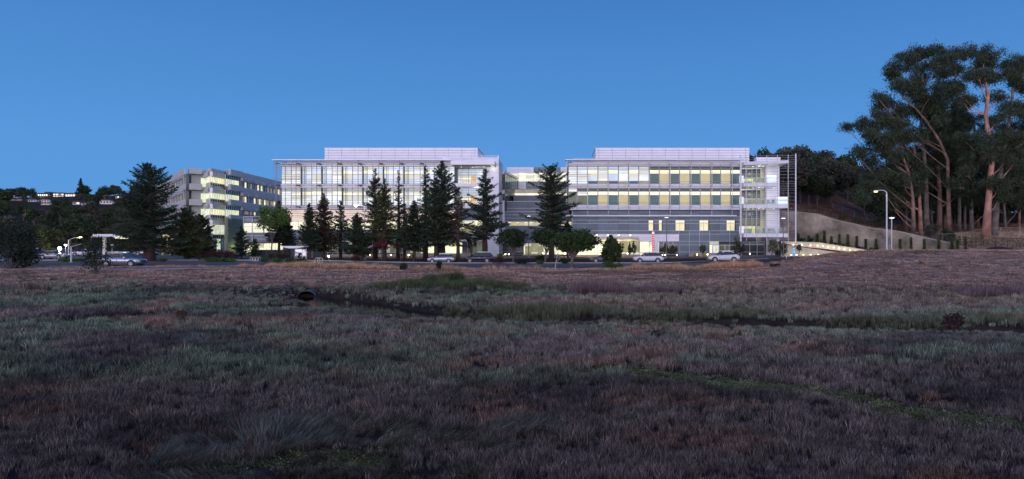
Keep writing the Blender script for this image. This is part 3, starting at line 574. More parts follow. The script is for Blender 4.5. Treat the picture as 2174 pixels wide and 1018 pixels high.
for a, b in ((1090, 1117), (1117, 1150), (1150, 1185), (1185, 1216)):
    for va, vb in ((416, 422), (422, 428.5)): T.px('panel', a+.15, b-.15, va+.1, vb-.1, Y3, .3, SLATE2)
    window(T, PX(a, 158), PX(b, 158), PZ(415.5, 158), PZ(403, 158), 158, [(0, .6, EM('dim_lit_pane', (.65, .55, .32), .3, .4) if a < 1180 else OLIVED), (.6, 1, PALEY)], ROD2, .12, .04)
    T.px('terrace_rail', a, b, 409, 409.6, Y3, .05, ROD2)
# receding glazed side wing behind the left building
q0, q1 = (PX(1071, 147), 147.0), (PX(1101, 163), 163.0)
zt = PZ(363, 147)
T.line('side_wall', (q0[0]-.3, q0[1]), (q1[0]-.3, q1[1]), 3, zt-.4, .3, SLATE2); T.line('side_fascia', q0, q1, zt-.5, zt, .5, WHT2, .1)
T.box('side_wing_front', PX(1061, 148), q0[0], 147, 163, 3, zt-.1, WHT)
dd = (Vector(q1)-Vector(q0))
for i in range(7):
    a = Vector(q0)+dd*(i/7+.01); b = Vector(q0)+dd*((i+1)/7-.01)
    T.line('pane', a, b, zt-4.3, zt-.7, .1, TEALD if i % 3 else SHUT, .12); T.line('pane', a, b, zt-8.6, zt-5.0, .1, SHUT, .12); T.line('panel', a, b, zt-4.9, zt-4.4, .1, WHT2 if i > 4 else SLATE, .15)
for va, vb in ((370, 376), (376.5, 403), (412, 418), (418.5, 426)): window(T, PX(1066, 146.8), PX(1072.5, 146.8), PZ(vb, 146.8), PZ(va, 146.8), 146.8, [(0, 1, NIGHT)], SLATE2, .12, .05)
# ================================================================== low link at the left
T = Thing('low_annex', (PX(560, 150), 150, .45), 'low slate annex with a big pale yellow window strip, left of the left wing', 'building')
YA = 150.0
T.box('core', PX(517, YA), PX(612, YA), YA+.3, YA+12, .3, PZ(461, YA), CORE)
au = [516.5, 535.5, 560, 585, 612]
for a, b in zip(au[:-1], au[1:]):
    for va, vb in ((460, 467.5), (467.5, 474), (495, 501), (501, 508), (508, 514)): T.px('panel', a+.2, b-.2, va+.15, vb-.15, YA, .3, SLATE)
    window(T, PX(a+.5, YA), PX(b-.5, YA), PZ(494.8, YA), PZ(474.2, YA), YA, [(0, .32, PALEY), (.32, 1, EM('big_lit_pane', (1, 1, .68), .82, .1))], SLATE2, .12, .05)
    for c0, c1 in ((a, (a+b)/2), ((a+b)/2, b)): window(T, PX(c0, YA), PX(c1, YA), PZ(545, YA), PZ(517, YA), YA, [(0, .5, BRY), (.5, 1, BRY if c0 < 530 else PALEY)], WHT2, .12, .04, mull=1)
T.px('canopy', 514, 618, 514.3, 516.6, YA-3, 3.3, M('canopy_edge', (.14, .11, .10), .6), YA); T.px('canopy_underside', 515, 617, 516.7, 517.2, YA-2.9, 3, M('timber_soffit', (.35, .22, .12), .6), YA)
for u in (516.5, 535.5): T.px('column', u-.4, u+.4, 460, 545, YA-.2, .2, ROD2)
for v in (460, 467.5, 501, 508): T.px('rail', 516, 612, v-.3, v+.3, YA-.08, .08, ROD2)
# ================================================================== older five storey building at the left
C0 = Vector((-90.5, 178)); T = Thing('office_building', (-90.5, 178, .5), 'older five storey concrete building with wedge corner and stacked louvered window bands', 'building')
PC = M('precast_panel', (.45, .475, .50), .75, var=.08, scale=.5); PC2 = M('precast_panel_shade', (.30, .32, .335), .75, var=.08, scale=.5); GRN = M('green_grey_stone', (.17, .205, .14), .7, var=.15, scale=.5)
LOU = M('louver_blade', (.66, .67, .70), .5, .1, var=.05); YB = EM('yellow_office_pane', (1, .93, .52), .95, .25, (.1, .1, .05), .12, (1.2, 1.2, 1)); YB2 = EM('pale_office_pane', (.88, .95, .68), .78, .22, (.1, .12, .1), .1, (1, 1, 1)); DKW = M('dark_office_pane', (.02, .024, .035), .1, var=.3, scale=1, spec=.7)
AMB = EM('amber_office_pane', (.8, .58, .25), .30, .4, (.05, .04, .03), .12, (1, 1, 1))
def segs(p0, p1, step):
    a, b = Vector(p0), Vector(p1); n = max(1, round((b-a).length/step)); return [(a+(b-a)*(i/n), a+(b-a)*((i+1)/n)) for i in range(n)]
def wing(p0, p1, floors, zr, pitch, blk, litf, start=0):
    for f in range(floors):
        dz = -pitch*f
        if f == 0: zf0, zf1 = 21.2, zr
        else: zf0, zf1 = 21.2-pitch*f, 18.5-pitch*(f-1)
        for a, b in segs(p0, p1, 2.7):
            g_ = (b-a).normalized()*.02; zm = zf0+(zf1-zf0)*.38
            T.line('panel', a+g_, b-g_, zf0, zm-.03, .5, PC, .25); T.line('panel', a+g_, b-g_, zm+.01, zf1, .5, PC, .25)
        T.line('louver_box', p0, p1, 20.35+dz, 21.19+dz, .1, PC2, -.2)
        for z in (20.4, 20.62, 20.84, 21.06): T.line('louver', p0, p1, z+dz, z+.1+dz, .12, LOU, .55)
        for a, b in segs(p0, p1, 5.0):
            T.line('louver_bracket', a, a+(b-a).normalized()*.12, 20.35+dz, 21.15+dz, .9, LOU, .5)
            T.line('pier', a, a+(b-a).normalized()*.9, 18.5+dz, 20.35+dz, .35, PC2, .03)
            for i in range(3):
                d = (b-a).normalized(); s = a+d*(.95+i*1.34); e_ = s+d*1.28
                T.line('window_pane', s, e_, 18.65+dz, 20.2+dz, .1, random.choice(litf), -.12); T.line('window_bar', e_, e_+d*.06, 18.6+dz, 20.3+dz, .16, WHT2, 0)
        T.line('sill', p0, p1, 18.5+dz, 18.62+dz, .2, WHT2, .08)
A1 = Vector((-97.9, 179.5)); dA = Vector((-.593, .805)); A0 = A1+dA*62
wing(A0, A1, 5, 22.8, 4.05, 1, [DKW, DKW, DKW, AMB, DKW, DKW])
B0_ = Vector((-87.9, 190)); B1_ = Vector((-89.4, 226))
wing(B0_, B1_, 3, 22.8, 4.05, 1, [DKW, AMB, YB, DKW, AMB, DKW]); T.line('lower_wall', B0_, B1_, .3, 11.2, .4, SLATE2)
# solid body inside
q = MB(); poly = [A1+Vector((1.4, 2.4)), Vector((-97.0, 190.4)), Vector((-91.1, 181.4)), Vector((-91.3, 189.4)), Vector((-88.6, 190.7)), B1_+Vector((-.6, 0)), Vector((-125, 232)), A0+Vector((.7, .6))]; n_ = len(poly)
q.v = [tuple(Vector((p.x, p.y, z))-T.l) for z in (.3, 22.5) for p in poly]; q.f = [tuple(range(n_, 2*n_)), tuple(range(n_))[::-1]]+[(i, (i+1) % n_, n_+(i+1) % n_, n_+i) for i in range(n_)]
q.to('core', PC2, T.o)
# wedge corner bay
K1 = Vector((-99.2, 189.6)); K2 = Vector((-90.55, 186.9)); K1 = C0+(K1-C0)*.85
zc = lambda v: 3.3+(515-v)/8.146
for f in range(4):
    d = -34.3*f
    v_ = lambda v: zc(v-d)
    for p0, p1, o_ in ((K1, C0, 0), (C0, K2, 0)):
        for a, b in segs(p0, p1, 2.6):
            g_ = (b-a).normalized()*.02
            if f == 0: T.line('panel', a+g_, b-g_, v_(364), v_(357), .5, PC, .12)
            T.line('panel', a+g_, b-g_, v_(399.5), v_(393.6), .5, PC, .12)
        for vv in (365.5, 368, 370.5, 373): T.line('louver', p0, p1, v_(vv+1), v_(vv), .14, LOU, .7)
        for a, b in segs(p0, p1, 1.9):
            T.line('louver_bracket', a, a+(b-a).normalized()*.1, v_(374.5), v_(364.5), .8, LOU, .7)
        if f < 3:
            for a, b in segs(p0, p1, 1.25):
                g_ = (b-a).normalized()*.05; right = p0 is C0
                T.line('window_pane', a+g_, b-g_, v_(387), v_(374.8), .1, random.choice([YB, YB2, YB2, YB] if right else [YB2, YB2, YB]), 0); T.line('mullion', a-g_, a+g_, v_(393.6), v_(374.5), .16, WHT, .06)
                T.line('spandrel_pane', a+g_, b-g_, v_(393.4), v_(387.4), .1, DKW, 0)
            T.line('transom', p0, p1, v_(387.4), v_(386.9), .16, WHT, .05); T.line('fascia_back', p0, p1, v_(374.8), v_(364.2), .1, SLATE2, -.25)
# tall glazed base of the corner bay
g0, g1 = C0+(K1-C0)*.5+Vector((.5, 1.2)), C0+Vector((.1, 1.3)); g2 = Vector((-89.75, 186.9))
for p0, p1 in ((g0, g1), (g1, g2)):
    for a, b in segs(p0, p1, .85):
        g_ = (b-a).normalized()*.05
        for va, vb, mt in ((477, 498, YB2), (498.5, 502.5, DKW), (503, 507, DKW), (508, 534, random.choice([YB2, TEAL]))): T.line('window_pane', a+g_, b-g_, zc(vb), zc(va), .1, mt, 0)
        T.line('mullion', a-g_, a+g_, zc(536), zc(476), .16, WHT, .05)
    T.line('transom', p0, p1, zc(498.4), zc(497.9), .16, WHT, .05); T.line('transom', p0, p1, zc(507.9), zc(507.2), .16, WHT, .05)
# recessed balconies between left wing and corner
for f in range(4):
    z = 17.2-4.1*f; p0 = A1+Vector((.6, .9)); p1 = p0+Vector((2.9, 1.1))
    for zz, hh in (([(21.4, 1.5)] if f == 0 else [])+[(z, 1.6)]):
        T.line('balcony_front', p0+Vector((1.0, -1.2)), p1+Vector((.2, -.2)), zz, zz+hh, .3, PC, .0); T.line('balcony_side', p0+Vector((-.7, 1.0)), p0+Vector((1.0, -1.2)), zz, zz+hh, .3, PC, 0)
        T.line('balcony_floor', p0+Vector((.2, 0)), p1, zz-.05, zz+.1, 2.2, SOFF, .6)
    T.line('wing_return', A1+Vector((-.1, -.1)), p0+Vector((-.5, 1.1)), z-.2, z+4.2, .3, PC2); T.line('balcony_wall', p0+Vector((0, 1.2)), p1+Vector((.1, 1.2)), z, z+4, .2, PC2); T.line('balcony_window', p0+Vector((2.6, 1.1)), p1+Vector((.6, 1.2)), z+.8, z+3.2, .1, YB2, .08)
# right boxed bays
e0, e1 = Vector((-88.2, 182.6)), Vector((-88.0, 189.8))
for f in range(3):
    dz = -4.1*f
    T.line('bay_parapet', e0, e1, 17.4+dz, 18.9+dz, .4, PC, .7); T.line('bay_side', K2+Vector((0, -.6)), e0+Vector((.7, 0)), 17.4+dz, 18.9+dz, .3, PC, 0)
    if f == 0: T.line('bay_parapet', e0, e1, 21.3, 22.9, .4, PC, .7); T.line('bay_side', K2+Vector((0, -.6)), e0+Vector((.7, 0)), 21.3, 22.9, .3, PC, 0)
    for i, (a, b) in enumerate(segs(e0-Vector((0, 1)), e1, 1.0)):
        g_ = (b-a).normalized()*.05; T.line('window_pane', a+g_, b-g_, 18.4+dz, 20.2+dz, .1, (YB2 if i < 4 else YB) if i < 7 else PC2, 0); T.line('window_pane', a+g_, b-g_, 20.3+dz, 21.3+dz, .1, DKW, 0); T.line('mullion', a-g_, a+g_, 18+dz, 21.3+dz, .14, WHT2, .05)
for i, (va, vb) in enumerate(((459, 469), (469.4, 480), (480.4, 491), (491.4, 502), (502.4, 514), (514.4, 526), (526.4, 539))):
    for a, b in segs(e0-Vector((0, 2.2)), e1+Vector((0, .6)), 3.2): T.line('stone_panel', a+Vector((0, .03)), b-Vector((0, .03)), zc(vb)-.5, zc(va)-.5, .5, GRN, .8)
T.line('stone_side', K2+Vector((-.1, -.8)), e0+Vector((.8, -2.2)), .5, zc(459)-.5, .4, GRN, 0)
# ground floor arcade with beige columns
light('stone_wall_light', (-86.2, 184, 2.0), 90, (.95, 1, .45), .3)
for i in range(5):
    p = Vector((PX(344+10*i, 176), 176)); T.box('column', p.x, p.x+.9, p.y, p.y+.9, .4, 5.2, M('cream_column', (.5, .46, .34), .7, var=.1))
T.box('arcade_roof', PX(338, 176), PX(398, 176), 175.4, 180, 5.2, 6.1, PC); T.box('arcade_wall', PX(340, 178), PX(398, 178), 179, 179.2, .4, 5.2, EM('glowing_arcade_wall', (.55, .52, .28), .3, .4, (.3, .3, .25), .6))  # back wall emits; lamplight on it is put into the material
light('arcade_light', (PX(358, 176), 174.5, 4.7), 220, (1, .9, .55), .4); light('arcade_light', (PX(385, 176), 174.5, 4.7), 160, (1, .9, .55), .4)
# ------------------------------------------------------------------ grass, reeds (geometry-node instances of tufts)
def blade_mat(name, root):
    m = bpy.data.materials.new(name); m.use_nodes = True; t = m.node_tree; b = t.nodes['Principled BSDF']; b.inputs['Roughness'].default_value = .75; b.inputs['Specular IOR Level'].default_value = .15
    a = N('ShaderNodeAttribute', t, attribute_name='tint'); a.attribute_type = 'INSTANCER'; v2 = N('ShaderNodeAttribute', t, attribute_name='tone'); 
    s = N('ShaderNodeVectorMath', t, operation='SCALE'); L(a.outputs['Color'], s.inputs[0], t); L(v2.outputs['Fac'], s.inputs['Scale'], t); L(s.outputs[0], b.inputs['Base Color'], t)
    return m
BLADE = blade_mat('grass_blades', None)
def tuft(name, n, r, h, lean, w, seed, curl=.3, comb=0):
    g = np.random.default_rng(seed); V = []; Fq = []; tone = []
    for i in range(n):
        a = g.uniform(0, 2*math.pi); rr = r*math.sqrt(g.random()); bx, by = rr*math.cos(a), rr*math.sin(a)
        d = g.uniform(0, 2*math.pi); l = lean*g.uniform(.2, 1.2); hh = h*g.uniform(.45, 1.1); dx, dy = math.cos(d)*l+comb, math.sin(d)*l
        px_, py_ = -math.sin(a+1.3), math.cos(a+1.3); ww = w*g.uniform(.6, 1.3); k = len(V)
        for s, wf in ((0, 1), (.55, .75), (1, .12)):
            z = hh*(s-curl*.35*s*s); ox, oy = dx*hh*(s**1.6), dy*hh*(s**1.6)
            V += [(bx+ox-px_*ww*wf/2, by+oy-py_*ww*wf/2, z), (bx+ox+px_*ww*wf/2, by+oy+py_*ww*wf/2, z)]
        Fq += [(k, k+1, k+3, k+2), (k+2, k+3, k+5, k+4)]; tn = g.choice([.35, .6, .9, 1.1, 1.5, 2.1]); tone += [tn*.35]*2+[tn*.95]*2+[tn*1.25]*2  # dark roots: shade between the blades put into the tone
    me = mesh(name, V, np.array(Fq), BLADE); at = me.attributes.new('tone', 'FLOAT', 'POINT'); at.data.foreach_set('value', np.array(tone, np.float32))
    return bpy.data.objects.new(name, me)
def leafy(name, n, r, h, seed):
    g = np.random.default_rng(seed); V = []; Fq = []; tone = []
    for i in range(n):
        c = np.array([g.normal(0, r*.5), g.normal(0, r*.5), abs(g.normal(h*.5, h*.3))]); d = g.normal(size=3); d /= np.linalg.norm(d); e_ = np.cross(d, g.normal(size=3)); e_ /= np.linalg.norm(e_); s = g.uniform(.018, .04); k = len(V)
        V += [tuple(c-d*s), tuple(c+e_*s*.6), tuple(c+d*s), tuple(c-e_*s*.6)]; Fq.append((k, k+1, k+2, k+3)); tone += [g.uniform(.6, 1.5)]*4
    me = mesh(name, V, np.array(Fq), BLADE); at = me.attributes.new('tone', 'FLOAT', 'POINT'); at.data.foreach_set('value', np.array(tone, np.float32)); return bpy.data.objects.new(name, me)
def library(name, objs):
    c = bpy.data.collections.new(name)
    for o in objs: c.objects.link(o)
    return c
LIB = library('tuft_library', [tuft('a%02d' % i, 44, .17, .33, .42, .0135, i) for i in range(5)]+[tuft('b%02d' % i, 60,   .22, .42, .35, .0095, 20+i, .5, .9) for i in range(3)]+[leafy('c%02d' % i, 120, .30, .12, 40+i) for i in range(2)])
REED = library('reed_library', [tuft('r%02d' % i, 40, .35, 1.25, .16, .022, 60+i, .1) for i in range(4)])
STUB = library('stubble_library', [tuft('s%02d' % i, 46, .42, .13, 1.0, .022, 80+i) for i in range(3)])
def scatter(name, lib, P, rot, sc, kind, tint, label, cat):
    me = bpy.data.meshes.new(name); me.vertices.add(len(P)); me.vertices.foreach_set('co', np.asarray(P, np.float32).ravel())
    for n_, ty, dv in (('rot', 'FLOAT_VECTOR', rot), ('scl', 'FLOAT', sc), ('knd', 'INT', kind), ('tint', 'FLOAT_COLOR', tint)):
        a = me.attributes.new(n_, ty, 'POINT'); k = {'FLOAT_VECTOR': 'vector', 'FLOAT': 'value', 'INT': 'value', 'FLOAT_COLOR': 'color'}[ty]; a.data.foreach_set(k, np.ascontiguousarray(dv, dtype=np.int32 if ty == 'INT' else np.float32).ravel())
    o = put(name, me); setp(o, label, cat, kind='stuff'); me.materials.append(BLADE)
    g = bpy.data.node_groups.new(name, 'GeometryNodeTree'); g.interface.new_socket('Geometry', in_out='INPUT', socket_type='NodeSocketGeometry'); g.interface.new_socket('Geometry', in_out='OUTPUT', socket_type='NodeSocketGeometry')
    gi = g.nodes.new('NodeGroupInput'); go = g.nodes.new('NodeGroupOutput'); ci = g.nodes.new('GeometryNodeCollectionInfo'); ci.inputs['Collection'].default_value = lib; ci.inputs['Separate Children'].default_value = True; ci.inputs['Reset Children'].default_value = True
    ip = g.nodes.new('GeometryNodeInstanceOnPoints'); ip.inputs['Pick Instance'].default_value = True
    def na(nm, ty): q = g.nodes.new('GeometryNodeInputNamedAttribute'); q.data_type = ty; q.inputs['Name'].default_value = nm; return q.outputs['Attribute']
    e2r = g.nodes.new('FunctionNodeEulerToRotation'); g.links.new(na('rot', 'FLOAT_VECTOR'), e2r.inputs[0])
    g.links.new(gi.outputs[0], ip.inputs['Points']); g.links.new(ci.outputs[0], ip.inputs['Instance']); g.links.new(na('knd', 'INT'), ip.inputs['Instance Index']); g.links.new(e2r.outputs[0], ip.inputs['Rotation']); g.links.new(na('scl', 'FLOAT'), ip.inputs['Scale']); g.links.new(ip.outputs[0], go.inputs[0])
    md = o.modifiers.new('scatter', 'NODES'); md.node_group = g; return o
def field(y0, y1, sp, lo=-1.0, hi=.86):                      # jittered points in the part of the plain the photo could see
    n = int((y1-y0)*((hi-lo)*(y0+y1)/2)/sp**2); Y = np.sqrt(RNG.random(n)*(y1**2-y0**2)+y0**2); X = (lo+(hi-lo)*RNG.random(n))*Y; return X, Y
Xs, Ys, Ss = [], [], []
for y0, y1, s, sc_ in ((10.5, 17, .155, .8), (17, 24, .19, .95), (24, 34, .26, 1.2), (34, 48, .33, 1.3), (48, 71, .42, 1.35)):
    a, b = field(y0, y1, s); Xs.append(a); Ys.append(b); Ss.append(np.full(len(a), sc_))
X_, Y_, S_ = map(np.concatenate, (Xs, Ys, Ss)); Zg = gz(X_, Y_)
dch, sch = pdist(X_, Y_, CH); keep = ~(Zg < -1.93) & ~((np.abs(X_+24.6) < 1.15) & (Y_ > 65.6) & (Y_ < 70.5) & (Zg < -1.15)) & (fb(X_, Y_, 1.1, 3) > .22) & ((Zg < -.8) | (RNG.random(len(X_)) < .10)); X_, Y_, S_, Zg, dch = X_[keep], Y_[keep], S_[keep], Zg[keep], dch[keep]
n = len(X_); nA = fb(X_, Y_*1.6, 9, 0); nB = fb(X_, Y_*1.5, 4, 1); nC = fb(X_, Y_, 1.6, 2); nD = fb(X_, Y_*2, 13, 3)
def mixc(c, col, w): w = np.clip(w, 0, 1)[:, None]; return c*(1-w)+np.array(col)*w
c = np.tile(np.array([.152, .128, .122]), (n, 1)); c = mixc(c, (.080, .068, .070), sm(.5, .62, nA)); c = mixc(c, (.21, .135, .105), sm(.52, .68, nB)*.8)
green = np.clip(sm(.50, .62, nD)*sm(20, 27, Y_)+.9*np.exp(-((Y_-(36+.10*X_))/5.5)**2)*sm(.36, .5, nB)+np.exp(-dch/2.4)*1.0+.9*sm(46, 50, Y_)*(1-sm(-2, 12, X_))*sm(.38, .55, nA), 0, 1)
c = mixc(c, (.105, .145, .105), green*.85); c = mixc(c, (.15, .19, .135), green*sm(.5, .65, nC)*.8); c = mixc(c, (.165, .10, .082), sm(.60, .70, nB)*sm(24, 34, Y_)*.7)
c = mixc(c, (.05, .05, .06), sm(.6, .72, nA)*.6)
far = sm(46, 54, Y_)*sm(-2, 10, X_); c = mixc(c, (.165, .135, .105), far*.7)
dfd, _ = pdist(X_, Y_, np.array([(2.0, 25.5), (6, 23.4), (9, 21.6), (9.8, 19.6), (12, 17.6), (15, 15.5)])); gc = (1-sm(.45, 1.15, dfd+.7*(nC-.5)))
dfe, _ = pdist(X_, Y_, np.array([(-7.5, 14.2), (-5.6, 15.3), (-4.2, 15.0)])); gc = np.maximum(gc, (1-sm(.2, .9, dfe+.7*(nC-.5)))*.9)
kind = RNG.integers(0, 5, n); comb = (Y_ < 17.5+1.5*nC) & (X_ > -9) & (X_ < 0) & (fb(X_, Y_, 2.5, 0) > .42); kind = np.where(comb & (RNG.random(n) < .75), RNG.integers(5, 8, n), kind); isl = RNG.random(n) < gc; kind = np.where(isl, RNG.integers(8, 10, n), kind)
c[isl] = np.array([.13, .15, .075])
c[(kind >= 5) & (kind < 8)] = np.array([.115, .125, .105])
c *= (RNG.choice([.55, .8, 1.05, 1.35, 1.8], (n, 1), p=[.15, .25, .3, .2, .1])*((.70+.62*sm(14, 40, Y_))*(.92+.2*sm(-12, 10, X_)))[:, None])  # random tuft tone; shade also put into the tint, deeper towards camera and left
hmul = .5+.45*nC+.6*(vn(X_, Y_, .6, 1)-.25); nr_ = Y_ < np.interp(X_, CH[:, 0], CH[:, 1]); hmul *= np.where(nr_ & (dch < 10), .42+.055*dch, 1); S_ = S_*hmul*RNG.uniform(.7, 1.3, n); S_[isl] *= .9
ang = 2.2*nA*6; rot = np.stack([RNG.normal(0, .12, n), RNG.normal(0, .12, n), np.where(kind >= 5, ang+RNG.normal(0, .35, n), RNG.uniform(0, 6.28, n))], 1)
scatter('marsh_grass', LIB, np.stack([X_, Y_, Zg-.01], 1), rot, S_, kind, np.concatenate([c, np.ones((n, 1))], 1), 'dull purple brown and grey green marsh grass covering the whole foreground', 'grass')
# mown dry bank
a, b = field(57, 85.5, .50, -.98, .86); z = gz(a, b); rnl = rn(a)
k_ = (z > -1.0) & ~((b > rnl-6.7) & (b < rnl-5.2) & (a < 14)) & (b < rnl-.3+np.where(a > 24, 6, 0)); a, b, z = a[k_], b[k_], z[k_]; n = len(a); q1 = fb(a, b*2, 8, 1); q2 = fb(a, b*3, 3, 0)
c = np.tile(np.array([.38, .245, .19]), (n, 1)); c = mixc(c, (.24, .155, .125), sm(.48, .62, q1)); c = mixc(c, (.50, .35, .28), sm(.52, .66, q2)); c = mixc(c, (.10, .12, .06), sm(.62, .72, q1)*.5); c *= RNG.uniform(.7, 1.3, (n, 1))
scatter('dry_mown_grass', STUB, np.stack([a, b, z], 1), np.stack([a*0, a*0, RNG.uniform(0, 6.28, n)], 1), RNG.uniform(.7, 1.5, n), RNG.integers(0, 3, n), np.concatenate([c, np.ones((n, 1))], 1), 'short dry pinkish brown mown grass on the bank below the footpath', 'grass')
# stubble on the hill bank
a, b = RNG.uniform(45, 150, 26000), RNG.uniform(100, 200, 26000); k_ = (b > wallY(a)+1) & (a/b > .30) & (a/b < .95) & (b < wallY(a)+60); a, b = a[k_], b[k_]; z = gz(a, b); n = len(a); w_ = sm(74, 80, a)*(b < 150)
c = mixc(np.tile(np.array([.30, .165, .12]), (n, 1)), (.38, .28, .20), w_); c = mixc(c, (.10, .07, .05), sm(.45, .62, fb(a, b, 9, 2))*.8*(1-w_)); c *= RNG.uniform(.6, 1.3, (n, 1))
scatter('hill_grass', STUB, np.stack([a, b, z], 1), np.stack([a*0, a*0, RNG.uniform(0, 6.28, n)], 1), RNG.uniform(1.5, 3.2, n), RNG.integers(0, 3, n), np.concatenate([c, np.ones((n, 1))], 1), 'reddish brown dry grass on the slope above the retaining wall', 'grass')
# reeds and tall dry grass
def reeds(name, pts, n, col, var, label, cat, hs=1.0, jit=(0, 0)):
    P = []; S = []
    for u0_, u1_, Ya, Yb, dens, h in pts:
        m_ = int(n*dens); u = RNG.uniform(u0_, u1_, m_); Y = RNG.uniform(Ya, Yb, m_); x = (u-U0)/F*Y; e_ = np.minimum((u-u0_), (u1_-u))/max(1, (u1_-u0_)*.5); hh = h*(.55+.45*np.clip(e_*2.2, 0, 1))*(.7+.6*vn(x*1.3, Y, 1.1, 3))
        P.append(np.stack([x, Y, gz(x, Y)-.02], 1)); S.append(hh)
    P = np.concatenate(P); S = np.concatenate(S)*RNG.uniform(.75, 1.15, len(P)); n_ = len(P); c = np.array(col)*RNG.uniform(1-var, 1+var, (n_, 1)); c = np.concatenate([c, np.ones((n_, 1))], 1)
    return scatter(name, REED, P, np.stack([RNG.normal(0, .05, n_), RNG.normal(0, .05, n_), RNG.uniform(0, 6.28, n_)], 1), S*hs, RNG.integers(0, 4, n_), c, label, cat)
reeds('green_reed_bed', [(770, 1130, 63.4, 65.6, 1.1, .62), (880, 1060, 64.5, 66, .3, .72), (895, 950, 66.4, 67.4, .12, .85), (935, 985, 67.8, 68.8, .14, .85)], 900, (.075, .10, .05), .5, 'green reeds standing along the foot of the bank right of the culvert', 'reeds')
reeds('purple_reed_bed', [(1208, 1330, 61, 64, 1, .85), (1300, 1460, 61.5, 63.5, .55, .55), (1440, 1720, 60.5, 63, .3, .35), (2020, 2300, 58, 60.5, 1.1, .75), (1780, 2030, 58.5, 61, .5, .42)], 420, (.17, .125, .135), .35, 'dull purple dry reeds along the foot of the bank at right of centre', 'reeds')
reeds('channel_sedge', [(820, 1000, 46.8, 49.2, .5, .42), (1000, 1320, 46.2, 48.2, 1, .55), (1300, 1700, 44.6, 46.3, .8, .45), (1700, 2250, 41.2, 43.2, .9, .42)], 1150, (.115, .125, .085), .5, 'tall sedge hanging over the far bank of the narrow channel', 'grass')
reeds('tall_dry_grass', [(560, 850, 80.6, 83.2, 1.7, .62), (850, 1000, 80.3, 82.3, .4, .55), (1000, 1180, 80.6, 82.4, .22, .5), (1310, 1480, 80.6, 83, .7, .62), (1480, 1620, 80.6, 83.5, 1.1, .72), (500, 560, 79, 81, .12, .4), (310, 460, 78.5, 80, .22, .3), (60, 300, 73, 76, .18, .3), (1240, 1310, 80.6, 81.5, .12, .35), (1660, 2050, 84, 86, .25, .25), (1900, 2100, 104, 108, .4, .55)], 520, (.50, .31, .19), .3, 'tall straw coloured dry grass between the footpath and the road', 'grass')
# ------------------------------------------------------------------ trees
LEAFM = {}
def leafm(name, col, v=.45, sc=.9):
    return M(name, col, .75, var=v, scale=sc, spec=.15, trans=.12)
REDW = leafm('redwood_needles', (.040, .064, .038)); REDW2 = leafm('yellowed_redwood_needles', (.075, .085, .035)); REDB = leafm('browned_redwood_needles', (.072, .060, .042)); LGRN = leafm('bright_green_leaves', (.11, .18, .05)); OAKL = leafm('oak_leaves', (.040, .062, .030)); EUCL = leafm('eucalyptus_leaves', (.056, .076, .046)); PLUM = leafm('plum_leaves', (.12, .035, .04)); CYP = leafm('cypress_leaves', (.085, .13, .05)); DKL = leafm('dark_evergreen_leaves', (.028, .040, .026)); OLV = leafm('olive_green_leaves', (.09, .11, .05))
BARK = M('redwood_bark', (.075, .052, .045), .95, var=.3, scale=3, bump=.5); OBARK = M('grey_bark', (.14, .12, .11), .95, var=.3, scale=3, bump=.5)
EBARK = M('eucalyptus_bark', (.20, .135, .11), .85, var=.55, scale=.7, bump=.6, bs=3); EBARK2 = M('grey_eucalyptus_bark', (.165, .145, .135), .85, var=.5, scale=.8, bump=.6, bs=3); EBARK3 = M('pink_eucalyptus_bark', (.42, .22, .165), .8, var=.5, scale=.6, bump=.5, bs=3)
def cards(C, s, g, flat=0., dirs=None, asp=.5):
    n = len(C); d = g.normal(size=(n, 3)) if dirs is None else dirs+g.normal(size=(n, 3))*.35
    d /= np.linalg.norm(d, axis=1)[:, None]; e_ = np.cross(d, g.normal(size=(n, 3))); 
    if flat: e_[:, 2] *= (1-flat)
    e_ /= np.linalg.norm(e_, axis=1)[:, None]+1e-9; s = np.broadcast_to(s, (n,))[:, None]
    V = np.stack([C-d*s, C+e_*s*asp, C+d*s, C-e_*s*asp], 1).reshape(-1, 3); return V, np.arange(4*n).reshape(-1, 4)
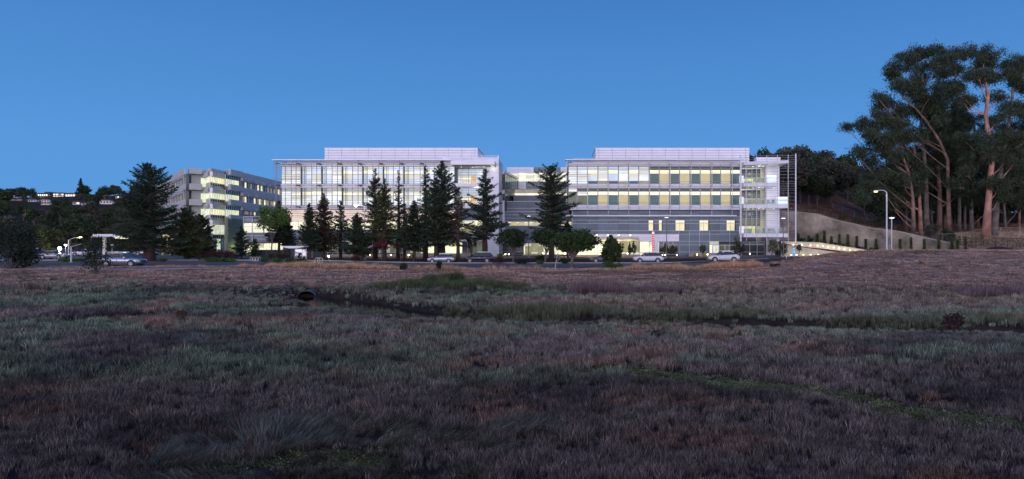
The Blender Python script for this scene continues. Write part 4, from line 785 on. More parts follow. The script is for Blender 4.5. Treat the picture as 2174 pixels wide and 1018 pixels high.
def conifer_mesh(h, w, seed, t0=.16, dens=1., needle=.18, gaps=.0, tiers=0, tr=None, narrow=.8):
    g = np.random.default_rng(seed); q = MB(); r0 = tr or h*.024
    q.tube([(0, 0, -.3), (g.normal(0, .05), 0, h*.3), (g.normal(0, .08), g.normal(0, .05), h*.65), (0, 0, h*.99)], [r0*1.25, r0*.85, r0*.5, .02], 7)
    C = []; D = []; z = h*t0; top = h*.985
    while z < top:
        t = (z-h*t0)/(top-h*t0); prof = w*((1-t)**narrow)*(.55+.45*min(1, t*6+.25)); nb = 5 if t < .85 else 4
        if tiers: prof *= .55+.6*(.5+.5*math.cos(z*tiers))**1.5
        for k in range(nb):
            if g.random() < gaps: continue
            a = g.uniform(0, 6.28); l = max(.22, prof*g.choice([g.uniform(.35, .8), g.uniform(.8, 1.2)])); dr = (-.32+.75*t)*g.uniform(.6, 1.3); pts = [np.array([math.cos(a)*l*s, math.sin(a)*l*s, z+dr*l*s+.28*l*s*s]) for s in (0, .5, 1)]
            if l > .8: q.tube(pts, [.05*l**.5, .03, .01], 3, False)
            m_ = int(max(5, l*(22 if needle < .3 else 14)*dens)); s = g.random(m_)**.65; P = np.outer(1-s, pts[0])+np.outer(s, pts[2]); P[:, 2] = z+dr*l*s+.28*l*s*s-abs(g.normal(0, .10, m_))*(1+l*.1)
            sw = (.07+.20*l*(1-abs(s-.55)))*g.normal(0, 1, m_)*.55; P[:, 0] += -math.sin(a)*sw; P[:, 1] += math.cos(a)*sw; C.append(P); D.append(np.tile([math.cos(a), math.sin(a), -.25], (m_, 1)))
        z += h*.0135*g.uniform(.7, 1.3)*(1.35 if dens < 1 else 1)
    C = np.concatenate(C); V, Q = cards(C, needle*g.uniform(.6, 1.3, len(C)), g, .3, np.concatenate(D), .38); return q, V, Q
def make_tree(name, loc, q, V, Q, bark, leaf, label, cat='tree', group=None, rz=0, sc=1, crown='crown'):
    o = empty(name, loc, label, cat, group, rz, sc); q.to('trunk', bark, o, smooth=True); put(crown, mesh(crown, V, Q, leaf), (0, 0, 0), o); return o
def redwood(u, vt, hw, Y, leaf, label, seed, vb=None, **k):
    x = PX(u, Y); z = gz1(x, Y) if vb is None else PZ(vb, Y); h = PZ(vt, Y)-z; q, V, Q = conifer_mesh(h, hw/F*Y*1.36, seed, **k); return make_tree('redwood_tree', (x, Y, z), q, V, Q, BARK, leaf, label, group='redwoods in front of the hospital')
RW = [(317, 345, 66, 104, REDW, 'broad dark redwood left of the old office building, biggest of the left trees', dict(t0=.13, dens=1.35, tr=.75, narrow=.62)),
 (394, 440, 37, 108, REDW2, 'olive tinged redwood standing before the arcade of the office building', dict(t0=.14, dens=1.3, narrow=.6)),
 (424, 455, 32, 113, REDW, 'dark redwood touching the olive tinged one, before the wedge corner', dict(t0=.12, dens=1.3, narrow=.6)),
 (592, 424, 22, 121, REDW, 'slim dark redwood behind the airy bright green tree', dict(t0=.3, dens=1.2)),
 (612, 455, 16, 122, REDW, 'small redwood just right of the slim one beside the bus shelter', dict(t0=.3, dens=1.)),
 (513, 480, 20, 118, REDW, 'thin sparse little redwood in front of the green stone wall', dict(t0=.12, dens=.7, gaps=.3)),
 (541, 508, 14, 114, REDW, 'smallest redwood, sparse, before the low annex canopy', dict(t0=.25, dens=.7, gaps=.3)),
 (657, 430, 23, 113, REDW, 'narrow redwood directly behind the bus shelter roof', dict(t0=.2, dens=1.1)),
 (687, 409, 27, 116, REDB, 'brownish redwood with the two round bike racks at its foot', dict(t0=.14, dens=1.2)),
 (723, 425, 24, 119, REDW, 'thin redwood right of the brownish one, before the pale glass wall', dict(t0=.18, dens=.9, gaps=.15)),
 (758, 452, 29, 112, REDW, 'low wide redwood below the bright mast lamp', dict(t0=.16, dens=1.2)),
 (797, 354, 30, 118, REDW, 'tall redwood with a pointed top, left one of the central pair', dict(t0=.2, dens=1., gaps=.1)),
 (817, 378, 30, 113, REDW2, 'redwood with yellow green lower boughs in the middle of the left wing', dict(t0=.22, dens=1.1)),
 (846, 360, 17, 119, REDW, 'very narrow sparse redwood with clumpy top', dict(t0=.3, dens=.8, gaps=.3)),
 (859, 430, 15, 117, REDB, 'short browned redwood beside the very narrow one', dict(t0=.25, dens=.8, gaps=.2)),
 (879, 425, 32, 112, REDW, 'bushy mid height redwood left of the silver car', dict(t0=.2, dens=1.1)),
 (904, 350, 24, 118, REDW, 'tall thin redwood close behind the tallest central one', dict(t0=.3, dens=.85, gaps=.2)),
 (926, 372, 40, 111, REDW, 'thick trunked redwood whose trunk crosses the silver car', dict(t0=.2, dens=1., gaps=.1)),
 (938, 338, 48, 116, REDW, 'tallest redwood at the centre, broad and dense', dict(t0=.2, dens=1.25, tr=.6)),
 (973, 398, 30, 110, REDB, 'reddish half bare redwood between silver and dark cars', dict(t0=.24, dens=.65, gaps=.3)),
 (1030, 357, 46, 114, REDW, 'large tiered redwood before the white end wall of the left wing', dict(t0=.26, dens=1.2, tiers=4.2, tr=.45)),
 (1171, 350, 47, 121, REDW, 'lone tiered redwood before the link building', dict(t0=.3, dens=1.5, tiers=3.6, narrow=.5, tr=.45)),
 (1205, 468, 20, 124, REDW, 'small redwood tucked right of the lone tiered one', dict(t0=.2, dens=1.))]
for i, (u, vt, hw, Y, lf, lb, k) in enumerate(RW): redwood(u, vt, hw, Y, lf, lb, 100+i, **k)
# broadleaf trees
def blob_mesh(blobs, trunk, limbs, seed, n=220, leaf=.16, shell=.75, r=(.2, .12), tube_n=6, flat=.0):
    g = np.random.default_rng(seed); q = MB(); q.tube(trunk, [r[0]*(1-i/(len(trunk)))+r[1]*i/len(trunk) for i in range(len(trunk))], tube_n)
    for l in limbs: q.tube(l, [r[1]*.8]+[r[1]*.45]*(len(l)-2)+[r[1]*.15], 4, False)
    C = []
    for (x, y, z, rx, ry, rz) in blobs:
        m_ = int(n*max(.3, (rx*ry*rz)**(2/3))); d = g.normal(size=(m_, 3)); d /= np.linalg.norm(d, axis=1)[:, None]; rr = (g.random(m_)**.45)*(1+.12*g.normal(size=m_)); C.append(np.stack([x+d[:, 0]*rr*rx, y+d[:, 1]*rr*ry, z+d[:, 2]*rr*rz], 1))
    C = np.concatenate(C); V, Q = cards(C, leaf*g.uniform(.6, 1.4, len(C)), g, flat, None, .6); return q, V, Q
def crown_blobs(cx, cz, rx, rz, n, seed, br=(.28, .45), flat=.75, bottom=-.6):
    g = np.random.default_rng(seed); out_ = []
    for i in range(n):
        d = g.normal(size=3); d /= np.linalg.norm(d); d[2] = max(d[2], bottom); rr = g.uniform(.45, .85); b_ = g.uniform(*br); out_.append((cx+d[0]*rr*rx, d[1]*rr*rx*.9, cz+d[2]*rr*rz, b_*rx, b_*rx, b_*rz*flat*1.3))
    return out_
def broadleaf(name, u, Y, vt, vc, hw, leaf, label, seed, bark=OBARK, cat='tree', n=26, uc=None, vb=None, dens=220, lf=.16, group=None, tr=.16, vbase=None, br=(.28, .45)):
    x = PX(u, Y); z = gz1(x, Y) if vbase is None else PZ(vbase, Y); s = Y/F; top = PZ(vt, Y)-z; bot = PZ(vc, Y)-z; cz = (top+bot)/2; rz_ = (top-bot)/2; rx = hw*s; cx = ((uc or u)-u)*s
    g = np.random.default_rng(seed+5); bl = crown_blobs(cx, cz, rx, rz_, n, seed, br); fork = bot*.75; tk = [(0, 0, -.3), (g.normal(0, .08), 0, fork*.5), (cx*.3, 0, fork)]
    limbs = [[(cx*.3, 0, fork*g.uniform(.8, 1)), (cx*.3+(b[0]-cx*.3)*.45, b[1]*.4, fork+(b[2]-fork)*.6), (b[0], b[1], b[2])] for b in bl[::2]]
    q, V, Q = blob_mesh(bl, tk, limbs, seed, dens, lf, r=(tr, tr*.7)); return make_tree(name, (x, Y, z), q, V, Q, bark, leaf, label, cat, group)
broadleaf('oak_tree', 1088, 108, 482, 532, 38, OAKL, 'round dark oak left of the lone tiered redwood, in front of the link building', 300)
broadleaf('oak_tree', 1158, 112, 486, 528, 38, OAKL, 'middle dark oak of the three at the link building', 301, uc=1164)
broadleaf('oak_tree', 1214, 86, 488, 540, 52, leafm('green_oak_leaves', (.05, .085, .03)), 'largest round green oak, with its pale trunk by the road', 302, n=40, dens=260, tr=.22, uc=1218)
broadleaf('young_oak', 1299, 84.5, 500, 568, 26, leafm('young_oak_leaves', (.05, .07, .03)), 'bushy pointed young tree beside the road, left of the white car', 303, n=34, dens=300, br=(.25, .4), uc=1300)
broadleaf('airy_green_tree', 578, 119, 434, 492, 38, LGRN, 'airy bright green tree in front of the low annex windows', 304, n=34, dens=75, lf=.17, tr=.12)
broadleaf('plum_tree', 810, 111, 508, 534, 17, PLUM, 'dark red plum tree under the redwoods, left one', 305, n=14, dens=160, tr=.08)
broadleaf('plum_tree', 850, 113, 506, 536, 14, leafm('dull_plum_leaves', (.09, .04, .045)), 'dull red plum tree under the redwoods, right one', 306, n=14, dens=120, tr=.07)
broadleaf('plum_tree', 1000, 116, 500, 532, 16, PLUM, 'thin red leafed tree behind the dark car', 307, n=12, dens=60, tr=.06)
broadleaf('foreground_tree', 24, 76, 464, 585, 58, DKL, 'big dark shrubby tree cut by the left edge of the photo', 308, n=40, dens=95, lf=.13, tr=.14)
broadleaf('dark_bush', 205, 72.5, 498, 588, 34, DKL, 'open dark bush on the bank, in front of the silver car on the left', 309, n=34, dens=75, lf=.11, tr=.06, cat='bush')
broadleaf('green_sapling', 777, 84, 528, 556, 11, DKL, 'small dark sapling by the road before the low wide redwood', 310, n=10, dens=200, tr=.04, lf=.11)
for i, (u, vt, vb_, hw, Y, lf_, lb) in enumerate([(1492, 518, 541, 8, 128, OLV, 'small olive tree left of the lit door'), (1562, 505, 541, 8, 126, OLV, 'small upright tree left of the two brownish ones by the parked white car'), (1570, 518, 541, 5, 127, REDB, 'tiny brown leafed tree close to the upright one'), (1577, 518, 541, 5, 129, REDB, 'tiny brown tree left of the white end wall'), (1639, 505, 545, 12, 124, leafm('grey_olive_leaves', (.12, .12, .075)), 'pale olive columnar tree before the white end wall'), (1664, 512, 546, 9, 125, OLV, 'green tree beside the lamp post at the terrace corner'), (1345, 515, 541, 6, 128, OLV, 'thin young tree before the bright lobby window'), (1337, 518, 541, 5, 129, OLV, 'thin young tree left of the other one at the lobby'), (1414, 518, 541, 8, 129, OLV, 'thin tree before the dark entrance glass'), (1426, 522, 541, 7, 128, OLV, 'low tree right of the lamp post by the dark entrance'), (1697, 520, 534, 6, 126, OLV, 'sapling right of the blue sign before the ramp wall')]):
    broadleaf('young_tree', u, Y, vt, vb_, hw, lf_, lb, 320+i, n=14, dens=170, lf=.13, tr=.05, group='young trees along the facade')
# bare little tree
q = MB(); g = np.random.default_rng(5)
def twig(p, d, l, r_, k):
    e_ = p+d*l; q.tube([p, (p+e_)/2+Vector(g.normal(0, l*.05, 3)), e_], [r_, r_*.8, r_*.55], 5, False)
    if k: 
        for _ in range(3): twig(e_, (d+Vector(g.normal(0, .5, 3))).normalized(), l*.6, r_*.5, k-1)
twig(Vector((0, 0, -.1)), Vector((0, 0, 1)), 1.0, .09, 4)
x = PX(1180, 80); o = empty('bare_tree', (x, 80, gz1(x, 80)), 'small leafless pale tree left of the largest oak', 'tree'); q.to('branches', M('pale_bark', (.36, .33, .33), .9, var=.2), o)
# shrubs
def shrub(u, Y, hw, h, leaf, label, seed, vb=None, dens=260, name='shrub', lf=.10):
    x = PX(u, Y); z = gz1(x, Y) if vb is None else PZ(vb, Y); r_ = hw*Y/F; g = np.random.default_rng(seed); bl = [(g.uniform(-.7, .7)*r_, g.uniform(-.5, .5)*min(r_, 1.2), h*g.uniform(.35, .6), min(r_, 1.1)*.55, min(r_, 1.)*.5, h*.42) for _ in range(max(6, int(r_*6)))]
    q, V, Q = blob_mesh(bl, [(0, 0, -.1), (0, 0, h*.3), (0, 0, h*.5)], [[(0, 0, .05), (b_[0]*.6, b_[1]*.6, h*.3), b_[:3]] for b_ in bl[:8]], seed, dens, lf, r=(.04, .03)); return make_tree(name, (x, Y, z), q, V, Q, OBARK, leaf, label, 'shrub', 'shrubs along the road', crown='foliage')
GH = leafm('hedge_leaves', (.06, .12, .03)); BR = leafm('maroon_shrub_leaves', (.07, .035, .035))
for i, a in enumerate([(455, 108, 30, 1.9, BR, 'broad maroon shrub before the glazed corner of the office building'), (425, 107, 14, 1.3, BR, 'maroon shrub at the foot of the dark redwood pair'), (488, 109, 18, 1.8, BR, 'maroon shrub before the green stone wall'), (448, 98, 22, .8, GH, 'low bright green hedge under the maroon shrubs'), (485, 98, 20, .7, GH, 'low green hedge right of the bright one'), (575, 98, 26, .75, GH, 'long green hedge left of the bus shelter'), (625, 98, 24, .7, GH, 'green hedge in front of the bus shelter'), (590, 108, 26, 1.3, BR, 'dark red shrub left of the bus shelter'), (345, 100, 12, .5, GH, 'small low hedge by the big left redwood'), (1105, 104, 20, .9, DKL, 'dark low shrub beneath the round oak'), (1060, 105, 14, 1.1, BR, 'maroon shrub right of the dark parked car'), (1146, 104, 8, .6, GH, 'small green shrub between the oaks'), (1200, 104, 10, .8, DKL, 'dark shrub left of the largest oak trunk'), (765, 104, 18, 1.4, BR, 'maroon shrub under the low wide redwood'), (857, 79.5, 8, .9, OAKL, 'round green shrub on the edge of the bank'), (930, 80.5, 9, 1.2, DKL, 'dark thin shrub on the bank below the silver car'), (1150, 118, 12, 1.1, OAKL, 'shrub by the lamp at the link building'), (1300, 83, 22, 1.0, GH, 'leafy skirt shrub at the foot of the pointed young tree'), (1653, 124, 9, 1.6, OAKL, 'dark shrub left of the lamp post at the terrace corner'), (152, 100, 28, .6, GH, 'low hedge at the car park edge'), (2030, 38.4, 27, 1.15, leafm('dead_shrub_twigs', (.065, .042, .042)), 'dark dead shrub on the near bank of the channel at right'), (385, 44.5, 9, .45, leafm('dead_brown_twigs', (.11, .06, .045)), 'small brown dead shrub in the grass at left'), (1645, 78, 10, .35, OAKL, 'tiny shrub on the bank right of the tall dry grass')]): shrub(*a, 400+i)
# eucalyptus grove
def eucalyptus(pts, base, tops, blobs, bark, label, seed, Y, r0, dens=185, lf=.21):
    g = np.random.default_rng(seed); x0, z0 = PX(base[0], Y), PZ(base[1], Y); W_ = lambda u, v, y=0: Vector((PX(u, Y)-x0, y, PZ(v, Y)-z0)); q = MB()
    tk = [W_(base[0], base[1]+4)]+[W_(u, v, 0) for u, v in pts]; n_ = len(tk); r0 *= .62; rad = [r0*1.5]+[r0*(1-.82*(i+.3)/n_) for i in range(n_-1)]; q.tube(tk, rad, 9)
    dens_pts = []
    for i in range(n_-1):
        for s in (0, .33, .66): dens_pts.append((tk[i].lerp(tk[i+1], s), rad[i]))
    C = []; D = []; ub = [b[0] for b in blobs]; vb_ = [b[1] for b in blobs]; blobs = [(b[0], b[1], b[2]*1.0, b[3]*1.35, b[4]) for b in blobs]+[(g.uniform(min(ub), max(ub)), g.uniform(np.mean(vb_), min(440, max(vb_)+90)), 18, 12, 5) for _ in range(13)]
    for bi, (u, v, ru, rv, m_) in enumerate(blobs):
        cen = W_(u, v, g.uniform(-3, 3)); rx, rz_ = ru*Y/F, rv*Y/F
        cand = [p for p in dens_pts if p[0].z < cen.z-1] or dens_pts[:2]; st = min(cand, key=lambda p: abs(cen.z-p[0].z-1.1*abs(cen.x-p[0].x)*.7-1.5)+.25*(p[0]-cen).length+g.uniform(0, 2))
        mid = st[0].lerp(cen, .5)+Vector((g.normal(0, .5), g.normal(0, .5), -abs(cen.x-st[0].x)*.10)); rb = min(st[1]*.35, .13)
        if bi < len(ub) or g.random() < .3: q.tube([st[0], mid, cen], [rb, rb*.7, rb*.35], 5, False)
        for k in range(int(m_*2.1)):
            d = g.normal(size=3); d /= np.linalg.norm(d); rr = g.random()**.5*1.15; c_ = Vector((cen.x+d[0]*rr*rx, cen.y+d[1]*rr*rx*.8, cen.z+d[2]*rr*rz_)); h_ = g.uniform(.55, 1.35); nn = int(dens*h_*.8)
            if k % 2 == 0: q.tube([cen.lerp(mid, g.uniform(0, .5)), (cen+c_)/2+Vector((0, 0, -.2)), c_], [rb*.35, rb*.2, .015], 3, False)
            P = g.normal(size=(nn, 3))*[h_*.55, h_*.55, h_*.42]+np.array(c_); P[:, 2] += .25*h_-((P[:, 0]-c_.x)**2+(P[:, 1]-c_.y)**2)*.10/h_; C.append(P); D.append(np.tile([0, 0, -.6], (nn, 1))+np.append((P[:, :2]-np.array(c_)[:2])*.5, np.zeros((nn, 1)), 1))
    C = np.concatenate(C); V, Q = cards(C, lf*g.uniform(.6, 1.3, len(C)), g, 0, np.concatenate(D), .3)
    return make_tree('eucalyptus_tree', (x0, Y, z0), q, V, Q, bark, EUCL, label, group='eucalyptus grove on the hill')
eucalyptus([(2098, 430), (2105, 350), (2100, 300), (2093, 245), (2098, 200), (2085, 150)], (2093, 503), None, [(2080, 125, 28, 9, 10), (2110, 130, 22, 9, 8), (2060, 165, 26, 9, 8), (2040, 190, 22, 10, 8), (2120, 165, 24, 9, 7), (2090, 165, 26, 10, 8), (2055, 215, 26, 9, 7), (2125, 205, 22, 9, 6), (2150, 230, 22, 9, 6), (2105, 300, 30, 14, 9), (2140, 290, 24, 12, 7), (2150, 330, 26, 12, 8), (2080, 330, 26, 12, 6), (2060, 290, 22, 9, 6)], EBARK3, 'eucalyptus with a straight glowing pink trunk, nearest the camera at right', 501, 132, .95)
eucalyptus([(2118, 400), (2130, 330), (2142, 260), (2150, 200), (2152, 160)], (2110, 504), None, [(2150, 135, 24, 10, 9), (2172, 150, 24, 10, 9), (2190, 180, 26, 12, 9), (2165, 185, 22, 9, 7), (2185, 225, 24, 12, 8), (2140, 170, 20, 9, 6), (2180, 265, 26, 12, 8), (2175, 310, 26, 14, 9), (2190, 350, 24, 14, 8), (2165, 370, 24, 12, 7), (2200, 130, 26, 12, 9), (2150, 400, 22, 12, 6)], EBARK2, 'grey leaning eucalyptus right beside the pink trunk', 502, 137, .8)
eucalyptus([(2013, 400), (2012, 340), (1995, 300), (1970, 262), (1945, 232), (1915, 205)], (2015, 499), None, [(1905, 190, 24, 9, 8), (1930, 180, 24, 9, 8), (1885, 215, 20, 8, 7), (1870, 225, 20, 8, 6), (1945, 205, 24, 10, 8), (1955, 235, 22, 9, 7), (1920, 232, 22, 9, 7), (1985, 235, 22, 10, 6), (1975, 200, 22, 9, 7), (1850, 212, 12, 5, 2), (2000, 260, 20, 9, 5)], EBARK, 'eucalyptus with a long trunk leaning left and a low reddish fork', 503, 139, .6)
eucalyptus([(1966, 400), (1962, 330), (1955, 270), (1962, 210), (1958, 165), (1966, 130)], (1967, 497), None, [(1960, 112, 30, 8, 10), (1935, 120, 22, 8, 8), (1985, 115, 24, 8, 8), (1915, 128, 18, 8, 6), (1940, 148, 22, 8, 7), (1910, 155, 20, 7, 5), (1975, 145, 22, 8, 6), (1950, 178, 22, 8, 6), (1990, 160, 20, 9, 6), (1900, 150, 12, 6, 3), (2000, 135, 16, 7, 5)], EBARK2, 'tallest eucalyptus, its crown topping the grove at left', 504, 143, .75)
eucalyptus([(1938, 420), (1930, 370), (1915, 330), (1885, 300), (1860, 285)], (1940, 497), None, [(1830, 262, 20, 6, 5), (1812, 270, 12, 5, 4), (1850, 275, 22, 8, 7), (1875, 265, 22, 8, 7), (1900, 270, 22, 10, 7), (1835, 292, 18, 6, 5), (1862, 305, 22, 8, 6), (1895, 300, 22, 9, 6), (1920, 290, 22, 10, 6), (1850, 325, 22, 9, 6), (1885, 335, 24, 10, 7), (1875, 245, 18, 7, 5)], EBARK, 'leftmost eucalyptus, with boughs reaching far left over the slope', 505, 136, .5)
eucalyptus([(2037, 400), (2036, 330), (2030, 260), (2032, 200), (2028, 150)], (2036, 501), None, [(2025, 122, 26, 8, 8), (2045, 128, 22, 8, 7), (2010, 128, 22, 9, 7), (2018, 152, 22, 9, 7), (2045, 150, 22, 9, 6), (2030, 180, 24, 9, 6), (2005, 185, 20, 9, 5), (2025, 220, 22, 10, 6), (2050, 240, 22, 10, 6), (2035, 270, 24, 10, 6)], EBARK2, 'slim grey eucalyptus in the middle of the grove', 506, 150, .5)
eucalyptus([(1995, 410), (1990, 340), (1996, 280), (1985, 240)], (1994, 499), None, [(1975, 290, 24, 12, 7), (2000, 310, 24, 12, 8), (1960, 320, 24, 12, 7), (2020, 330, 22, 12, 7), (1985, 345, 26, 12, 7), (1940, 340, 22, 12, 7), (1990, 270, 22, 10, 6)], EBARK, 'shorter eucalyptus with peeling bark behind the grey slim trunk', 507, 146, .7)
eucalyptus([(2062, 430), (2066, 370), (2062, 320), (2070, 270)], (2062, 502), None, [(2065, 245, 24, 12, 7), (2085, 270, 24, 12, 7), (2045, 310, 24, 12, 7), (2075, 320, 24, 12, 7), (2060, 350, 26, 14, 8), (2040, 360, 22, 12, 6), (2090, 370, 22, 12, 6), (2120, 350, 26, 14, 8), (2130, 400, 26, 14, 8)], EBARK2, 'dark stemmed eucalyptus just left of the pink trunk', 508, 152, .6)
eucalyptus([(1952, 420), (1948, 360), (1940, 310)], (1955, 498), None, [(1930, 350, 24, 12, 7), (1905, 365, 24, 12, 7), (1950, 370, 24, 12, 7), (1880, 380, 24, 12, 7), (1920, 320, 20, 10, 5), (1860, 365, 20, 10, 6)], EBARK3, 'short reddish eucalyptus stump-forked at the left of the grove', 509, 141, .55)
for i, (u, vt, Y, lb) in enumerate([(1925, 340, 158, 'thin background eucalyptus at the left of the grove'), (1978, 270, 160, 'thin background eucalyptus behind the leaning one'), (2005, 240, 163, 'thin background eucalyptus in the middle of the grove'), (2048, 230, 160, 'thin background eucalyptus behind the dark stemmed one'), (2075, 240, 165, 'thin background eucalyptus just behind the pink trunk'), (2135, 260, 158, 'thin background eucalyptus right of the leaning grey trunk'), (2162, 280, 162, 'thin background eucalyptus at the right edge')]):
    g = np.random.default_rng(60+i); eucalyptus([(u+g.uniform(-4, 4), 430), (u+g.uniform(-8, 8), 370), (u+g.uniform(-10, 10), vt+25)], (u, 500), None, [(u+g.uniform(-32, 32), g.uniform(vt, 430), 24, 15, 6) for _ in range(11)], EBARK2 if i % 2 else EBARK, lb, 520+i, Y, .42, dens=120)
# understorey masses and far woods: tree variants copied over the slopes
def variant(seed, h, rx, n=16, dens=34, lf=.42, leaf=OAKL, bark=OBARK, con=False):
    if con: q, V, Q = conifer_mesh(h, rx, seed, t0=.08, dens=.35, needle=.55); return q, V, Q
    g = np.random.default_rng(seed); bl = crown_blobs(0, h*.60, rx, h*.36, n, seed, (.3, .5)); limbs = [[(0, 0, h*.25), (b_[0]*.5, b_[1]*.5, h*.42), b_[:3]] for b_ in bl[::3]]
    return blob_mesh(bl, [(0, 0, -1), (g.normal(0, .3), 0, h*.3), (0, 0, h*.45)], limbs, seed, dens, lf, r=(.3, .2), tube_n=5)
W1 = leafm('wood_leaves_green', (.046, .068, .032), .5, .4); W2 = leafm('wood_leaves_grey', (.078, .082, .062), .5, .4); W3 = leafm('wood_leaves_olive', (.080, .100, .038), .5, .4)
VR = []
for i, (h, rx, lf_, con) in enumerate(((11, 5.5, W1, 0), (13, 6, W2, 0), (9, 5, W3, 0), (12, 5, W1, 0), (16, 4, DKL, 1), (10, 6, W2, 0))):
    q, V, Q = variant(700+i, h, rx, leaf=lf_, con=bool(con)); VR.append((q.me('trunk', OBARK), mesh('crown', V, Q, lf_)))
def plant(k, x, y, z, sc, name, label, group, one=False, szz=1):
    rz_ = random.uniform(0, 6.28); tm, cm = VR[k]
    o = empty(name, (x, y, z), label, 'tree', group, rz_, sc)
    put('trunk', tm, (0, 0, 0), o); put('crown', cm, (0, 0, 0), o); return o
rr = random.Random(3); cnt = 0
for i in range(4000):                                       # wood on the right hand hill
    y = rr.uniform(160, 330); r_ = rr.uniform(.30, .86); x = r_*y; s_ = y-float(wallY(x))
    if s_ < 14 or cnt >= 230: continue
    u = U0+F*r_
    if 1700 < u < 1890 and s_ < 52+10*math.sin(u*.03): continue
    if u > 1900 and s_ < 26: continue
    if r_ < .33 and y < 210: continue
    if any((x-a)**2+(y-b)**2 < 20 for a, b in plant.__dict__.setdefault('w', [])): continue
    plant.w.append((x, y)); cnt += 1; plant(rr.choice([0, 1, 2, 3, 5, 1, 3]), x, y, gz1(x, y)-.3, rr.uniform(.85, 1.35), 'oak_tree', 'dark evergreen oak in the dense wood covering the slope behind the grove and wall', 'oaks of the wood on the right hand slope')
def spot(k, u, Y, vt, name, label, leaf=None):
    x = PX(u, Y); z = gz1(x, Y); h = {0: 11, 1: 13, 2: 9, 3: 12, 4: 16, 5: 10}[k]; return plant(k, x, Y, z-.2, (PZ(vt, Y)-z)/h, name, label, None)
spot(3, 1735, 172, 368, 'pine_tree', 'wide green tree with a forked grey trunk above the curved retaining wall'); spot(4, 1592, 150, 326, 'conifer_tree', 'dark tree top showing behind the right end of the penthouse')
spot(1, 1975, 133, 472, 'shrubby_tree', 'dark bushy tree before the grey eucalyptus trunks'); spot(0, 2010, 136, 484, 'shrubby_tree', 'small dark bushy tree right of the other one before the trunks')
spot(2, 1790, 150, 453, 'young_tree', 'young staked tree on the brown slope, left one'); spot(2, 1820, 147, 458, 'young_tree', 'young round staked tree on the brown slope, right one'); spot(0, 1868, 148, 460, 'shrubby_tree', 'dark shrubby tree behind the curved street lamp')
HLIST = [(93, 410, 26, 11), (124, 409, 23, 10), (149, 410, 21, 8), (204, 404, 7, 6), (34, 425, 24, 5), (68, 427, 18, 5), (96, 430, 18, 11), (162, 432, 15, 5), (180, 434, 16, 4), (225, 430, 26, 8), (249, 419, 8, 5), (126, 475, 12, 8), (132, 500, 20, 5), (24, 472, 10, 4), (57, 466, 5, 16)]
HB_ = [(u, v, w, h, min(725, max(300, hit(u, v+h/2, 250, 900)[1])) if hit(u, v+h/2, 250, 900)[1] > 260 else 725) for u, v, w, h in HLIST]
cnt = 0; pl = []
for i in range(9000):                                       # left hand hillside and the car park edge
    y = rr.uniform(300, 760)**1.0; r_ = rr.uniform(-.86, -.52); x = r_*y
    if cnt >= 255: break
    if any((x-a)**2+(y-b)**2 < (6+y*.012)**2 for a, b in pl): continue
    u_ = U0+F*x/y; s__ = F/y; zt_ = V0-(gz1(x, y)+13-CZ)*s__
    low = 1.0
    for hb in HB_:
        if y < hb[4]+4 and abs(u_-hb[0]) < hb[2]/2+3.2*s__ and zt_ < hb[1]+hb[3]*.9: zb0 = V0-(gz1(x, y)-CZ)*s__; low = min(low, (zb0-hb[1]-hb[3]*.9)/max(1e-3, zb0-zt_))
    if low < .3: continue
    kk = rr.choice([0, 1, 2, 3, 5, 0, 3, 1, 2, 4 if rr.random() < .3 else 5])
    pl.append((x, y)); cnt += 1; plant(kk, x, y, gz1(x, y)-.5, (rr.uniform(.75, 1.3) if low >= 1 else max(.3, low*.95))*(.8 if y > 660 else 1), 'hillside_tree', 'dark tree among the many on the distant hillside at left', 'trees on the distant hillside')
NT = [(105, 190, 478, 2, 'round olive green tree above the pale parked sedan'), (150, 215, 462, 0, 'tall green tree with pale trunk behind the car park'), (193, 205, 466, 3, 'green tree left of the flat white canopy'), (60, 240, 470, 2, 'tree behind the big dark shrubby tree'), (20, 230, 455, 1, 'tree at the far left edge behind the car park'), (118, 280, 442, 4, 'dark pointed conifer in the middle of the left hillside'), (222, 215, 480, 2, 'low tree behind the flat white canopy'), (250, 240, 470, 1, 'grey green tree left of the big redwood'), (95, 160, 512, 2, 'low floodlit bright green tree behind the parked cars'), (190, 165, 515, 2, 'low lit green tree right of the floodlight'), (165, 175, 512, 5, 'low dark tree behind the floodlight'), (60, 165, 510, 0, 'low dark tree behind the dark cars'), (235, 170, 520, 2, 'low lit shrubby tree under the white canopy'), (290, 180, 505, 2, 'low tree seen left of the big redwood trunk'), (20, 175, 500, 3, 'low dark tree behind the shrub at left edge')]
for a in NT: spot(a[3], a[0], a[1], a[2], 'car_park_tree', a[4])
# ------------------------------------------------------------------ retaining wall, ramp, fences
SHOT = M('shotcrete', (.31, .27, .22), .95, var=.6, scale=.28, bump=1.0, bs=.9); CWALL = M('pale_concrete_wall', (.40, .38, .33), .85, var=.15, scale=1.5, bump=.2)
def wall_mesh(xs, yf, zt, zb, th, nz=8, rough=.0, seed=1):
    g = np.random.default_rng(seed); V = []; n = len(xs)
    for j in range(nz+1):
        for x in xs: z0_, z1_ = zb(x), zt(x); V.append((x, yf(x)+(g.normal(0, rough) if 0 < j < nz else 0), z0_+(z1_-z0_)*j/nz))
    for x in xs: V.append((x, yf(x)+th, zt(x)))
    for x in xs: V.append((x, yf(x)+th, zb(x)))
    nr = nz+3; return V, [(j*n+i, j*n+i+1, (j+1)*n+i+1, (j+1)*n+i) for j in range(nr-1) for i in range(n-1)]
xs = np.linspace(43, 76.8, 130); wf = lambda x: float(wallY(x))-1.0; wt = lambda x: float(wallZ(x))+.15+.12*float(vn(x, 0, 1.3, 1)); V, Fq = wall_mesh(xs, wf, wt, lambda x: .3, 1.2, 22, .13)
